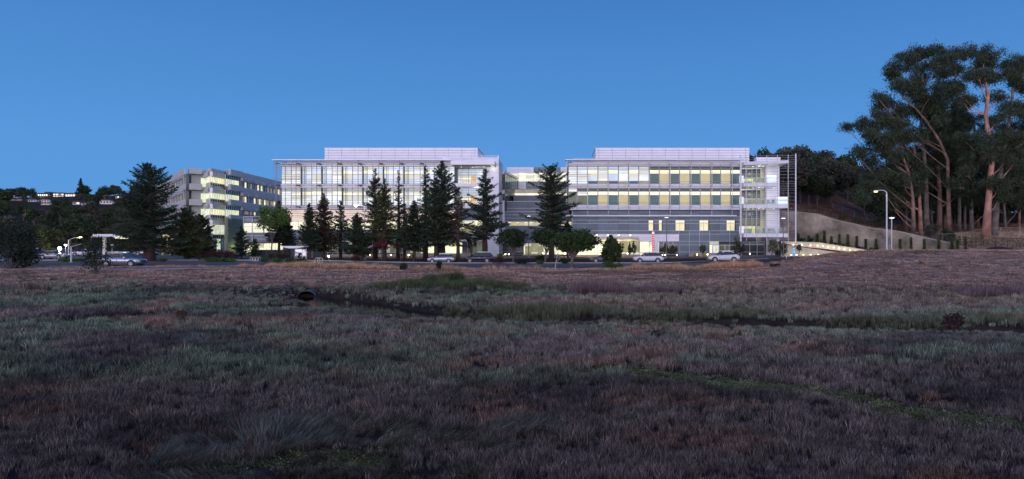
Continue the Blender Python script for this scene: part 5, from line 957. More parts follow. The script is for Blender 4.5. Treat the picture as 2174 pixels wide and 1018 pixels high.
o = empty('retaining_wall', (60, 145, .3), 'tall curved shotcrete retaining wall with rough grey brown face below the hill', 'wall'); put('wall_face', mesh('wall_face', [tuple(Vector(p)-Vector((60, 145, .3))) for p in V], Fq, SHOT, True), (0, 0, 0), o)
q = MB(); 
for a, b in zip(xs[:-1:3], xs[3::3]): q.tube([(a-60, wf(a)-145+.1, wt(a)-.3), (b-60, wf(b)-145+.1, wt(b)-.3)], .12, 5, False)
q.to('wall_cap', CWALL, o)
RX = [44, 45.5, 51.5, 55.2, 61.2, 66.3, 80]; RT = [3.45, 3.39, 3.16, 2.6, 1.63, 1.2, .9]     # planting bed level = top of the lit wall
bed = lambda x: float(np.interp(x, RX, RT)); ramp = lambda x: float(np.interp(x, [44, 46, 50, 55, 60, 66], [2.7, 2.5, 2.05, 1.45, .95, .6]))
xb = np.linspace(44, 66.3, 40); V = []
for x in xb: V += [(x, 134.2, bed(x)), (x, wf(x)+.5, bed(x)+.5)]
setp(put('planting_bed', mesh('planting_bed', V, [(2*i, 2*i+2, 2*i+3, 2*i+1) for i in range(39)], MATS['mulch'])), kind='structure')
V = []
for x in xb: V += [(x, 127.3, ramp(x)), (x, 134, ramp(x)+.05)]
setp(put('ramp', mesh('ramp', V, [(2*i, 2*i+2, 2*i+3, 2*i+1) for i in range(39)], CONC)), kind='structure')
o = empty('ramp_wall', (55, 134, .5), 'pale upper concrete ramp wall carrying the long row of wall lights', 'wall'); V, Fq = wall_mesh(xb, lambda x: 134, lambda x: bed(x)+.1, lambda x: .3, .25, 2); put('wall_face', mesh('wall_face', [tuple(Vector(p)-Vector((55, 134, .5))) for p in V], Fq, CWALL), (0, 0, 0), o)
o = empty('ramp_wall', (47, 127, .5), 'lower block wall of the ramp with the short row of ground lights', 'wall'); xl = np.linspace(41.5, 52.5, 24); lt = lambda x: float(np.interp(x, [41, 43.2, 52.6], [3.0, 2.75, 1.35])); V, Fq = wall_mesh(xl, lambda x: 127, lt, lambda x: .3, .3, 2); put('wall_face', mesh('wall_face', [tuple(Vector(p)-Vector((47, 127, .5))) for p in V], Fq, CWALL), (0, 0, 0), o)
for k in range(6):
    for j in range(14): 
        x = 41.7+j*.78; 
        if .45+k*.4+.36 < lt(x+.7): put('block', cube(CWALL), (x+.38-47, -.03, .13+k*.4), o, 0, (.74, .06, .36))
q = MB(); 
for a, b in zip(xl[:-1], xl[1:]): q.tube([(a-47, .15, lt(a)-.5+.06), (b-47, .15, lt(b)-.5+.06)], .1, 4, False)
q.to('red_coping', M('red_coping', (.25, .05, .05), .7), o)
for i, (x, y, z) in enumerate([(x, 133.85, None) for x in np.concatenate([np.linspace(44.6, 49.6, 4), np.linspace(51.0, 64.6, 14)])]):
    o = empty('wall_light', (x, y, bed(x)-.5), 'small round warm light on the upper ramp wall', 'wall light', 'lights along the ramp'); o['label'] = f'small warm round lamp on the upper ramp wall, {ORD[i]}'
    MB().lathe([(0, 0), (.10, 0), (.12, .08), (0, .1)], 10).to('lamp_body', ROD2, o).rotation_euler = (R(90), 0, 0); MB().box(-.10, .10, -.13, -.10, -.07, .07).to('lamp_glass', LAMP, o); light('lamp_light', (0, -.35, 0), 16, parent=o, r=.06)
for i, u in enumerate((1680, 1691, 1705.5, 1721, 1737.5, 1755, 1774)):
    x = PX(u, 125.8); o = empty('ground_light', (x, 125.8, gz1(x, 125.8)), f'warm ground light before the lower ramp wall, {ORD[i]}', 'ground light', 'ground lights before the lower ramp wall')
    MB().box(-.1, .1, -.1, .1, 0, .22).to('lamp_body', ROD, o); MB().box(-.12, .12, -.12, .12, .221, .40).to('lamp_glass', LAMP, o); light('lamp_light', (0, .3, .55), 14, parent=o, r=.08)
FENM = M('dark_fence_metal', (.035, .03, .032), .6, .3, var=.05); GALV = M('galvanised_post', (.45, .46, .46), .5, .4, var=.1)
def fence(name, pts, hgt, mat, label, step=2.2, wires=10, pr=.04, mesh_n=14, wire_r=.008):
    P = [Vector(p) for p in pts]; o = empty(name, P[0], label, 'fence'); d = 0; L_ = [0]
    for a, b in zip(P[:-1], P[1:]): L_.append(L_[-1]+(b-a).length)
    def at(s): 
        i = max(0, min(len(P)-2, int(np.searchsorted(L_, s)-1))); return P[i].lerp(P[i+1], (s-L_[i])/(L_[i+1]-L_[i]))
    n = int(L_[-1]/step); post = MB().tube([(0, 0, -.2), (0, 0, hgt)], pr, 6).me('post', mat); Q_ = [at(L_[-1]*i/n) for i in range(n+1)]
    for p in Q_: put('post', post, p-P[0], o)
    for a, b in zip(Q_[:-1], Q_[1:]):
        a_, b_ = a-P[0], b-P[0]; q = MB(); 
        for zz in (.12, hgt-.03): q.tube([a_+Vector((0, 0, zz)), b_+Vector((0, 0, zz))], pr*.6, 4, False)
        for k in range(1, mesh_n): c_ = a_.lerp(b_, k/mesh_n); q.tube([c_+Vector((0, 0, .1)), c_+Vector((0, 0, hgt-.05))], wire_r, 3, False)
        q.to('mesh_panel', mat, o)
    return o
fp = [(x, float(wallY(x))-.45, float(wallZ(x))+.2) for x in np.linspace(44, 75.2, 22)]
fence('wall_top_fence', fp, 1.45, FENM, 'dark brown metal fence following the top of the curved retaining wall', 1.9, wire_r=.014)
fence('stair_fence', [(76.2, 125.5, 3.3), (79.5, 123, 2.6), (82.5, 120.5, 1.4), (83.4, 120.2, .9)], 1.6, FENM, 'short dark fence stepping down at the right end of the retaining wall', 1.8)
fu = [(1768, 433), (1780, 437), (1805, 446), (1835, 455), (1870, 470), (1900, 478)]; pts = []
for u, v in fu: h_ = hit(u, v+14, 150, 260); pts.append((h_[0], h_[1], h_[2]))
pts2 = [];
for u in (1905, 1950, 2000, 2050, 2090, 2130, 2180, 2230): Y = 131.5 if u < 2080 else 130.5; x = PX(u, Y); pts2.append((x, Y+3, gz1(x, Y+3)))
fence('hill_fence', pts, 1.9, GALV, 'wire fence with pale posts climbing the brown slope above the wall', 4.0, wire_r=.006)
fence('grove_fence', pts2, 2.0, GALV, 'wire fence with pale posts in front of the eucalyptus grove', 3.6, wire_r=.006)
g = np.random.default_rng(8)
for i, u in enumerate((1695, 1717, 1735, 1750, 1765, 1782, 1800, 1819, 1838, 1860, 1911, 1934, 1962, 1993, 2021, 2033, 2050)):
    y = 138.
    for _ in range(30): y = .6*y+.4*(wf(PX(u, y))-1.3)
    x = PX(u, y); zb_ = bed(x)+.25 if u < 1880 else PZ(538, y)-.4; vt = (496, 501, 497, 490, 502, 498, 498, 502, 508, 508, 508, 504, 508, 504, 504, 510, 504)[i]; h = PZ(vt, y)-zb_
    q, V, Q = conifer_mesh(h,   .36+.26*g.random(), 900+i, t0=.03, dens=3.2, needle=.085, narrow=.85, gaps=.15, tr=.04)
    make_tree('columnar_cypress', (x, y, zb_), q, V, Q, OBARK, CYP, f'slender green young columnar tree against the retaining wall, {ORD[i]}', group='columnar trees along the retaining wall')
for i, u in enumerate((1702, 1708, 1724, 1744, 1773, 1790, 1826, 1828, 1830, 1850, 1862)):
    x = PX(u, 137.5); shrub(u, 136.5, 4, .6+.3*g.random(), CYP if i % 2 else DKL, f'small dark shrub at the foot of the retaining wall, {ORD[i]}', 940+i, vb=None if False else V0-(bed(x)+.2-CZ)*F/136.5, dens=300, lf=.07)
# staked saplings
for i, (u, v, Y) in enumerate(((1981, 504, 131), (2072, 508, 127), (2113, 516, 122), (2158, 520, 120))):
    x = PX(u, Y); z = gz1(x, Y); o = empty('staked_sapling', (x, Y, z), f'thin staked sapling on the dry bank at right, {ORD[i]}', 'sapling', 'staked saplings on the bank')
    for dx in (-.35, .35): MB().tube([(dx, 0, 0), (dx, 0, 1.9)], .035, 5).to('stake', M('timber_stake', (.42, .28, .15), .8), o)
    MB().tube([(0, 0, 0), (.02, 0, 2.2)], [.03, .015], 5).to('trunk', OBARK, o)
    P = g.normal(size=(160, 3))*[.25, .25, .45]+[0, 0, 1.9]; V, Q = cards(P, .07, g); put('crown', mesh('crown', V, Q, OLV), (0, 0, 0), o)
# mound of dark bark
q = MB(); V = []; 
xm = np.linspace(-8, 9, 40); ym = np.linspace(-2.5, 2.5, 14); XM, YM = np.meshgrid(xm, ym); cx_, cy_ = PX(2160, 107), 107.
ZM = (1.1*np.exp(-((XM+3)/3.2)**2)+1.5*np.exp(-((XM-5)/3.6)**2))*np.exp(-(YM/1.5)**2)+.12*(vn(XM, YM, .5, 1)-.5); idm = np.arange(XM.size).reshape(XM.shape)
o = put('mulch_mound', mesh('mulch_mound', np.stack([XM.ravel(), YM.ravel(), ZM.ravel()-.1], 1), np.stack([idm[:-1, :-1], idm[:-1, 1:], idm[1:, 1:], idm[1:, :-1]], -1).reshape(-1, 4), M('dark_red_mulch', (.045, .018, .02), .95, var=.4, scale=3, bump=.6)), (cx_, cy_, PZ(538, cy_)+.05)); setp(o, 'dark red brown mound of mulch at the right edge before the grove', 'mound')
# ------------------------------------------------------------------ culverts
def culvert(u, v, Y, r, label, sq=.72, mat=None, yaw=0):
    x, z = PX(u, Y), PZ(v, Y); o = empty('culvert', (x, Y, z), label, 'culvert pipe', rz=yaw); q = MB(); n = 28
    for y, rr_ in ((0, r), (0, r*.93), (3.5, r*.93)): q.v += [(rr_*math.cos(6.283*k/n), y, rr_*sq*math.sin(6.283*k/n)) for k in range(n)]
    for y in (0, 3.5): q.v += [(r*math.cos(6.283*k/n), y+.001, r*sq*math.sin(6.283*k/n)) for k in range(n)]
    for a, b in ((0, 1), (1, 2), (3, 4)): q.f += [(a*n+k, a*n+(k+1) % n, b*n+(k+1) % n, b*n+k) for k in range(n)]
    q.to('pipe', mat or M('culvert_metal', (.11, .105, .11), .7, .3, var=.2), o, smooth=False); p = MB(); p.v = [(r*.94*math.cos(6.283*k/n), 3.4, r*sq*.94*math.sin(6.283*k/n)) for k in range(n)]; p.f = [tuple(range(n))]; p.to('pipe_dark', M('black', (.004, .004, .004), 1, var=0, spec=0), o)  # black disc stands in for the darkness deep inside the pipe
culvert(650, 631, 66.8, .92, 'dark corrugated culvert mouth opening onto the channel', .66, yaw=R(8)); culvert(1315, 608.5, 63.5, .17, 'small round drain pipe below the purple reeds', 1, MATS['culvert_metal'])
# ------------------------------------------------------------------ street furniture
POLE = M('painted_steel_pole', (.55, .55, .62), .4, .3, var=.05); POLED = M('dark_steel_pole', (.16, .16, .19), .5, .4, var=.05)
def pole(o, h, r0, r1, mat=POLE): MB().tube([(0, 0, 0), (0, 0, h*.5), (0, 0, h)], [r0, (r0+r1)/2, r1], 10).to('pole', mat, o); MB().lathe([(r0*2, 0), (r0*2, .12), (r0*1.3, .2)], 10).to('base', CONC, o)
x = PX(1882.5, 104); zb_ = 1.2; o = empty('street_lamp', (x, 104, zb_), 'tall pale street lamp with curved arm and lit yellow head, before the retaining wall', 'street lamp'); h = PZ(412, 104)-zb_; pole(o, h, .13, .10)
MB().tube([(0, 0, h-.05), (-.05, 0, h+.25), (-.35, 0, h+.5), (-.9, 0, h+.55), (-1.35, 0, h+.5)], [.10, .09, .08, .07, .06], 8).to('arm', POLE, o); MB().box(-1.95, -1.3, -.14, .14, h+.42, h+.54).to('lamp_head', POLE, o); MB().box(-1.9, -1.45, -.12, .12, h+.22, h+.419).to('lamp_glass', M('yellow_lamp_glow', (1, 1, 1), .4, var=0, emis=(1, .78, .10), es=1.6), o); light('lamp_light', (-1.65, 0, h+.25), 120, (1, .85, .4), parent=o)
def post_lamp(u, Y, vt, label, lit=True, e=60, hgt=None, head=.35, mat=POLED, z=None):
    x = PX(u, Y); z = gz1(x, Y) if z is None else z; h = PZ(vt, Y)-z; o = empty('post_lamp', (x, Y, z), label, 'post lamp', 'square headed post lamps'); pole(o, h, .09, .07, mat); MB().box(-head, head, -head, head, h, h+.12).to('lamp_head', mat, o); MB().box(-head*.8, head*.8, -head*.8, head*.8, h-.06, h-.001).to('lamp_glass', LAMPW if lit else SHUT, o)
    if lit: light('lamp_light', (0, 0, h-.3), e, (1, .95, .8), parent=o)
post_lamp(1893, 112, 463, 'slim pale post lamp with flat lit head just right of the tall street lamp', mat=POLE, z=1); post_lamp(1415, 126, 462, 'post lamp before the dark entrance glass of the right wing'); post_lamp(1663, 124, 463.5, 'post lamp standing before the terrace corner'); post_lamp(1122.5, 127, 459, 'post lamp between round oak and lone tiered redwood', e=40); post_lamp(1574, 137, 447, 'unlit post lamp at the joint of facade and terraces', False)
x = PX(774, 117); o = empty('mast_lamp', (x, 117, .3), 'tall pale mast whose short arm carries a bright white lamp, before the left wing', 'street lamp'); h = PZ(440, 117)-.3; pole(o, h, .13, .09); MB().tube([(0, 0, h-.1), (-.5, 0, h+.25), (-1.3, 0, h+.3)], .05, 6).to('arm', POLE, o); MB().box(-1.75, -1.2, -.15, .15, h+.2, h+.34).to('lamp_head', POLE, o); MB().box(-1.58, -1.36, -.17, .0, h+.06, h+.199).to('lamp_glass', M('bright_lamp_glow', (1, 1, 1), .4, var=0, emis=(1, .98, .8), es=22), o); light('lamp_light', (-1.5, -.3, h-.2), 260, (1, .97, .8), parent=o)
for i, (u, v, Y, e) in enumerate([(698, 545, 113, 60), (785, 543.5, 128, 10), (830, 543, 128, 10), (868, 542.5, 130, 30), (903, 542.5, 130, 14), (941, 542, 131, 40), (1011, 541, 131, 26), (1073, 540.5, 132, 22), (1080, 540.5, 132, 22), (1153, 538, 132, 34), (1199, 538.5, 130, 20), (1244, 538.5, 130, 14), (1288, 538.5, 130, 12), (1332, 539, 130, 26), (1406, 543.5, 128, 14), (1412, 543, 129, 12), (1437, 542.5, 129, 30), (1480, 542, 132, 22), (1502, 542, 132, 22), (1592, 542, 134, 16)]):
    x = PX(u, Y); z = gz1(x, Y); zl = max(.45, PZ(v, Y)-z); o = empty('bollard_light', (x, Y, z), f'low warm garden light along the facade, {ORD[i]}', 'garden light', 'garden lights along the facade')
    MB().tube([(0, 0, 0), (0, 0, zl-.1)], .04, 6).to('post', POLED, o); MB().lathe([(0, -.12), (.11, -.1), (.12, .1), (0, .13)], 10, (0, 0, zl)).to('lamp_glass', LAMP if i not in (0,) else MATS['bright_lamp_glow'], o); light('lamp_light', (0, -.2, zl+.05), e*1.1, parent=o, r=.1)
for u, Y in ((872, 130.6), (945, 131.6), (1005, 131.6), (1062, 132.4), (1060, 131), (1478, 132.6), (1500, 132.6)): shrub(u, Y, 7, .7, M('lime_shrub_leaves', (.22, .24, .04), .8, var=.3), f'low lime green shrub lit from below near x {u} of the facade', int(u)) .__setitem__('label', {872: 'lime green lit shrub at the left end of the beige planter', 945: 'lime green lit shrub in the middle of the beige planter', 1005: 'lime green lit shrub at the right end of the beige planter', 1062: 'round lime green shrub before the white end wall', 1060: 'low lime green shrub in front of the round one', 1478: 'lime green lit shrub before the right wing planter', 1500: 'lime green lit shrub left of the lit door'}[u])
# left side lamps, signal mast
x = PX(151, 96); z = gz1(x, 96); o = empty('lamp_mast', (x, 96, z), 'pale grey mast with thin curved arm standing by the road at left', 'street lamp'); h = PZ(524, 96)-z; pole(o, h, .1, .08); MB().tube([(0, 0, h), (.5, 0, h+.12), (1.45, 0, h+.38)], .04, 6).to('arm', POLE, o)
x = PX(145.5, 122); z = gz1(x, 122); o = empty('street_lamp', (x, 122, z), 'street lamp with long arm and small yellow lamp at the car park', 'street lamp'); h = PZ(510, 122)-z; pole(o, h, .1, .08); MB().tube([(0, 0, h), (.9, 0, h+.35), (2.0, 0, h+.5)], .05, 6).to('arm', POLE, o); MB().box(1.9, 2.4, -.1, .1, h+.38, h+.55).to('lamp_glass', MATS['yellow_lamp_glow'], o); light('lamp_light', (2.1, -.3, h+.1), 150, (1, .9, .4), parent=o)
x = PX(127, 150); z = gz1(x, 150); o = empty('floodlight_mast', (x, 150, z), 'dazzling yellow white floodlight on a short mast at the far car park', 'floodlight'); h = PZ(531, 150)-z; pole(o, h, .08, .06); MB().lathe([(0, -.34), (.24, -.24), (.34, 0), (.24, .24), (0, .34)], 12, (0, 0, h+.3)).to('lamp_glass', M('floodlight_glow', (1, 1, 1), .4, var=0, emis=(1, .93, .55), es=40), o); light('lamp_light', (0, -.5, h+.5), 4500, (1, .93, .5), parent=o, r=.3)
for i, (u, vt, Y, lb, lit_) in enumerate([(139.5, 523, 118, 'white headed garden lamp right of the floodlight', 1), (238, 523, 112, 'pale unlit lamp behind the dark bush', 0), (264, 540, 112, 'small lit lamp behind the silver car', 1)]):
    x = PX(u, Y); z = gz1(x, Y); o = empty('garden_lamp', (x, Y, z), lb, 'garden lamp'); h = max(.6, PZ(vt, Y)-z); pole(o, h, .05, .04); MB().lathe([(.05, 0), (.22, .12), (.24, .28), (0, .32)], 10, (0, 0, h)).to('lamp_glass', LAMPW if lit_ else POLE, o)
    if lit_: light('lamp_light', (0, -.4, h), 60, (1, .97, .8), parent=o)
# flat white canopy at left
Y = 116; o = empty('canopy', (PX(222, Y), Y, .5), 'flat white canopy roof on a single pale column, left of the big redwood', 'canopy'); z = PZ(503, Y)-.5
MB().prism([(-1.4, z-.15), (-.9, z+.42), (6.2, z+.42), (6.6, z+.2), (6.2, z), (-.6, z)], -1.5, 3).to('roof', WHT, o); MB().box(-.35, .05, 0, .4, 0, z-.02).to('column', WHT2, o); MB().box(2.3, 4.2, -1.2, 1.5, z-.35, z-.02).to('light_box', PALEY, o); light('extra_canopy_light', (3, 0, z-.7), 70, (1, .95, .6), parent=o)
# bus shelter
Y = 104; x = PX(628, Y); z = gz1(x, Y); o = empty('bus_shelter', (x, Y, z), 'bus shelter with thin white roof and glass back among the redwoods', 'bus shelter'); h = PZ(524.5, Y)-z
MB().prism([(-1.9, h), (-1.9, h+.12), (1.5, h+.12), (1.5, h), (.4, h-.22), (-.9, h-.22)], -.7, 1.2).to('roof', WHT, o)
for dx in (-.35, .75, 1.35): MB().box(dx, dx+.07, .5, .57, 0, h-.2).to('post', POLE, o)
for a, b in ((-.27, .74), (.83, 1.34)): MB().box(a, b, .51, .53, .15, h-.4).to('glass_panel', glass_mat('shelter_glass', (.7, .75, .8), .2), o)
MB().box(-.2, .6, .1, .5, .42, .48).to('bench', ROD, o); MB().box(.0, .4, -.1, -.05, .9, 1.3).to('sign_plate', WHT, o); MB().box(.18, .22, -.1, -.05, 0, .9).to('sign_post', POLE, o)
# dark screen fences behind the shelter
for (u0_, u1_, lb) in ((533, 600, 'dark green screen fence left of the bus shelter'), (601, 618, 'short dark screen panel right behind the bus shelter'), (664, 684, 'dark screen panel behind the round bike racks')):
    Y = 124; o = empty('screen_fence', (PX((u0_+u1_)/2, Y), Y, gz1(PX(u0_, Y), Y)), lb, 'fence'); w_ = (u1_-u0_)*Y/F; n_ = max(1, int(w_/1.4))
    for i in range(n_): MB().box(-w_/2+w_*i/n_+.04, -w_/2+w_*(i+1)/n_-.04, 0, .06, .05, 1.5).to('panel', M('green_screen_panel', (.03, .05, .05), .6, var=.1), o)
    for i in range(n_+1): MB().box(-w_/2+w_*i/n_-.035, -w_/2+w_*i/n_+.035, -.02, .08, 0, 1.58).to('post', POLED, o)
# racks
def ring(o, cx, r_, rt=.035): MB().tube([(cx+r_*math.cos(t), 0, r_+.05+r_*math.sin(t)) for t in np.linspace(0, 6.283, 25)], rt, 6, False).to('ring', M('pale_rack_metal', (.75, .74, .70), .4, .2, var=.05), o)
x = PX(676, 97); o = empty('bike_rack', (x, 97, gz1(x, 97)), 'pair of overlapping round white bike racks by the road', 'bike rack'); ring(o, -.15, .38); ring(o, .25, .38)
x = PX(541, 102); o = empty('bike_rack', (x, 102, gz1(x, 102)), 'low pale looped rail rack before the small sparse redwood', 'bike rack')
for i in range(4): MB().tube([(-.7+i*.42, 0, 0), (-.7+i*.42, 0, .6), (-.55+i*.42, 0, .75), (-.4+i*.42, 0, .6), (-.4+i*.42, 0, 0)], .03, 5).to('loop', MATS['pale_rack_metal'], o)
for i, u in enumerate((119, 126, 133, 160, 167)):
    x = PX(u, 108); o = empty('bike_rack', (x, 108, gz1(x, 108)), f'dark hooped bike rack before the pale sedan, {ORD[i]}', 'bike rack', 'hooped bike racks'); MB().tube([(-.3, 0, 0), (-.3, 0, .7), (-.1, 0, .95), (.15, 0, .9), (.3, 0, .6), (.3, 0, 0)], .035, 6).to('hoop', POLED, o)
# signs
def text(s, size, loc, mat, parent, rot=(R(90), 0, 0)):
    c_ = bpy.data.curves.new('letters', 'FONT'); c_.body = s; c_.size = size; c_.align_x = 'CENTER'; c_.align_y = 'CENTER'; c_.extrude = .01; o_ = bpy.data.objects.new('letters', c_); COL.objects.link(o_); c_.materials.append(mat); me_ = bpy.data.meshes.new_from_object(o_); bpy.data.objects.remove(o_); o_ = put('letters', me_);  o_.location = loc; o_.rotation_euler = rot; o_.parent = parent; return o_
Y = 135; x = PX(1387, Y); z = gz1(x, Y); o = empty('emergency_sign', (x, Y, z), 'tall narrow red pylon sign reading EMERGENCY sideways, with a white square logo on top', 'sign'); h = PZ(497, Y)-z; RED = M('red_sign_face', (.55, .02, .025), .35, var=.05, emis=(.7, .03, .03), es=.5)
MB().box(-.18, .18, 0, .3, 0, h).to('sign_face', RED, o); MB().box(-.21, .18, -.01, .31, h, h+.42).to('logo_box', EM('lit_white_sign', (.9, .9, 1), .7, 0, (.8, .8, .8), .4), o); MB().box(-.24, -.181, .02, .28, 0, h+.42).to('side_trim', WHT2, o)
MB().box(-.07, .06, -.03, -.011, h+.13, h+.29).to('logo', RED, o)
for i, ch_ in enumerate('EMERGENCY'): text(ch_, .34, (0, -.015, h-.32-i*(h-.6)/9), EM('white_letters', (1, 1, 1), .8, 0, (.8, .8, .8), .5), o, (R(90), R(-90), 0)).rotation_euler = (R(90), R(90), 0)
Y = 125; x = PX(1685.5, Y); z = gz1(x, Y); o = empty('information_sign', (x, Y, z), 'slim blue lit sign column before the lower ramp wall', 'sign'); BL = M('blue_sign_face', (.03, .25, .6), .35, var=0, emis=(.03, .32, .85), es=.8); h = PZ(527, Y)-z; MB().box(-.18, .18, 0, .12, .1, h).to('sign_face', BL, o); MB().box(-.1, .1, 0.02, .1, 0, .1).to('foot', POLED, o)
for k, zz in enumerate((h-.15, h-.5, h-.68, h-.86)): MB().box(-.11 if k == 0 else 0, .11 if k == 0 else .1, -.01, -.001, zz-.04, zz+.04).to('arrow_mark', MATS['lit_white_sign'], o)
Y = 150; x = PX(356.5, Y); o = empty('road_sign', (x, Y, .5), 'red orange square sign with a white plate before the arcade', 'sign'); MB().box(-.05, .05, 0, .05, 0, 1).to('post', POLED, o); MB().box(-.28, .28, 0, .04, 1.1, 1.75).to('sign_face', M('orange_red_sign', (.8, .12, .03), .5, var=0, emis=(.9, .12, .03), es=.35), o); MB().box(-.2, .2, -.02, .03, .85, 1.09).to('sign_plate', MATS['lit_white_sign'], o)
for i, u in enumerate((345.5, 361.5)): x = PX(u, 150); o = empty('bollard', (x, 150, .5), ('left', 'right')[i]+' yellow bollard beside the red orange sign', 'bollard', 'yellow bollards'); MB().lathe([(.13, 0), (.13, 1.3), (.09, 1.42), (0, 1.45)], 10).to('post', M('glowing_yellow_paint', (.8, .6, .02), .5, var=.05, emis=(.8, .6, .05), es=.15), o)  # bollards glow faintly; brightness put into the paint material
x = PX(1669.5, 104); z = gz1(x, 104); o = empty('marker_post', (x, 104, z), 'small white marker post in the mulch island', 'post'); MB().box(-.04, .04, -.02, .02, 0, .55).to('post', WHT, o); MB().box(-.05, .05, -.03, -.021, .4, .5).to('reflector', WHT2, o)
for i, (u, Y) in enumerate(((1377, 137.2), (1383, 137.3))):
    x = PX(u-12, Y-1); o = empty('lobby_table', (x, Y-1, .45), ('small turquoise', 'small dark')[i]+' round table outside the lobby window', 'table'); MB().lathe([(.5, .74), (.5, .78), (0, .79)], 14).to('table_top', M('turquoise_top', (.1, .5, .5), .5), o); MB().tube([(0, 0, 0), (0, 0, .74)], .04).to('leg', POLED, o)
# ------------------------------------------------------------------ cars
RUB = M('tyre_rubber', (.015, .015, .016), .8, var=0); RIM = M('alloy_rim', (.78, .78, .82), .35, .3, var=0); CGL = M('car_glass', (.012, .016, .022), .05, var=0, spec=.9); BLK = M('black_plastic', (.02, .02, .022), .5, var=0); CHR = M('chrome_trim', (.6, .6, .62), .2, .9, var=0)
TLT = M('tail_light_glass', (.35, .01, .01), .2, var=0); HLT = M('headlight_glass', (.55, .58, .62), .1, var=0, spec=.9)
CARM = {}
def car_meshes(kind, paint):
    if kind == 'suv': L_, H, belt, prof, gl = 4.75, 1.70, .98, [(-2.37, .55, .78), (-2.32, .38, .90), (-1.95, .34, .98), (-1.15, .32, 1.06), (-.2, .30, 1.08), (.9, .30, 1.09), (1.8, .32, 1.10), (2.2, .36, 1.06), (2.36, .45, .95), (2.38, .55, .8)], [(-1.15, 1.06), (-.45, 1.56), (.1, 1.66), (1.0, 1.68), (1.75, 1.60), (2.25, 1.08)]
    elif kind == 'coupe_suv': L_, H, belt, prof, gl = 4.75, 1.64, .98, [(-2.37, .55, .74), (-2.32, .38, .86), (-1.95, .32, .94), (-1.1, .30, 1.03), (-.2, .28, 1.06), (.9, .28, 1.10), (1.8, .30, 1.15), (2.2, .36, 1.1), (2.36, .45, .95), (2.38, .55, .8)], [(-1.12, 1.03), (-.3, 1.50), (.25, 1.62), (.9, 1.60), (1.5, 1.48), (2.2, 1.14)]
    else: L_, H, belt, prof, gl = 4.85, 1.45, .9, [(-2.42, .5, .66), (-2.35, .32, .76), (-1.95, .26, .84), (-1.0, .25, .90), (0, .24, .92), (1.0, .25, .93), (1.7, .27, .96), (2.2, .32, .96), (2.4, .4, .88), (2.43, .5, .75)], [(-.95, .90), (-.25, 1.34), (.3, 1.42), (.8, 1.40), (1.2, 1.30), (1.85, .96)]
    W_ = .92; out_ = {}; q = MB(); n = 9
    for (x, zb_, zt) in prof:                               # rounded cross-sections from sill to bonnet line
        e_ = 1-.16*(abs(x)/2.4)**4; w = W_*e_
        cs_ = [(-w*.80, zb_), (-w*.97, zb_+.10), (-w, zb_+(zt-zb_)*.5), (-w*.965, zt-.07), (-w*.86, zt), (0, zt+.03), (w*.86, zt), (w*.965, zt-.07), (w, zb_+(zt-zb_)*.5), (w*.97, zb_+.10), (w*.80, zb_)]; n = len(cs_); q.v += [(x, y, z) for y, z in cs_]
    for i in range(len(prof)-1): q.f += [(i*n+k, i*n+k+1, (i+1)*n+k+1, (i+1)*n+k) for k in range(n-1)]+[(i*n+n-1, i*n, (i+1)*n, (i+1)*n+n-1)]
    q.f += [tuple(range(n))[::-1], tuple((len(prof)-1)*n+k for k in range(n))]; out_['body'] = (q.me('body', paint, True), None)
    q = MB(); b_ = [] 
    for x, z in gl: w = W_*.86-.20*max(0, (z-belt)/(H-belt)); q.v += [(x, -w, z), (x, w, z), (x, -W_*.86, min(z, belt+.02)), (x, W_*.86, min(z, belt+.02))]
    for i in range(len(gl)-1): a, b = i*4, i*4+4; q.f += [(a, b, b+1, a+1), (a, a+2, b+2, b), (a+1, b+1, b+3, a+3)]
    out_['window_glass'] = (q.me('window_glass', CGL), None)
    q = MB()                                               # roof skin and pillars over the glass
    rp_ = gl[1:-1]
    for x, z in rp_: w = W_*.86-.20*max(0, (z-belt)/(H-belt))+.01; q.v += [(x, -w, z+.02), (x, w, z+.02), (x, -w-.012, z-.07), (x, w+.012, z-.07)]
    for i in range(len(rp_)-1): a, b = i*4, i*4+4; q.f += [(a, b, b+1, a+1), (a, a+2, b+2, b), (a+1, b+1, b+3, a+3)]
    out_['roof'] = (q.me('roof', paint, True), None)
    q = MB(); hw_ = lambda z: W_*.86-.20*max(0, (z-belt)/(H-belt))+.015
    for s in (-1, 1):
        for (xa, za), (xb_, zb2) in ((gl[0], gl[1]), (gl[-2], gl[-1])): q.tube([(xa, s*W_*.87, za), (xb_, s*hw_(zb2)if zb2 > belt+.2 else s*W_*.87, zb2)] if za < zb2 else [(xa, s*hw_(za), za), (xb_, s*W_*.87, zb2)], .045, 5)
        for xx in (.15, 1.1): z_ = np.interp(xx, [g_[0] for g_ in gl], [g_[1] for g_ in gl]); q.tube([(xx, s*W_*.87, belt+.02), (xx, s*hw_(z_), z_)], .03, 4)
    out_['pillars'] = (q.me('pillars', BLK), None)
    q = MB(); q.box(-2.0, 2.0, -.80, .80, .2, .34)
    for s in (-1, 1):
        for wx in (-1.42, 1.42): q.lathe([(.0, 0), (.43, 0), (.43, .2), (0, .2)], 20); b0 = len(q.v)-80; q.v[b0:] = [(x+wx, (-.93-.004 if s < 0 else .734)+z, y+.38) for x, y, z in q.v[b0:]]
    out_['wheel_arches'] = (q.me('wheel_arches', BLK), None)
    return out_, (L_, H)
tyre = MB().lathe([(.22, -.11), (.33, -.12), (.36, -.09), (.36, .09), (.33, .12), (.22, .11)], 22).me('tyre', RUB, True)
q = MB().lathe([(.0, -.02), (.05, -.10), (.07, -.06)], 10); q.lathe([(.20, -.10), (.235, -.115), (.235, .1), (.2, .1)], 22)
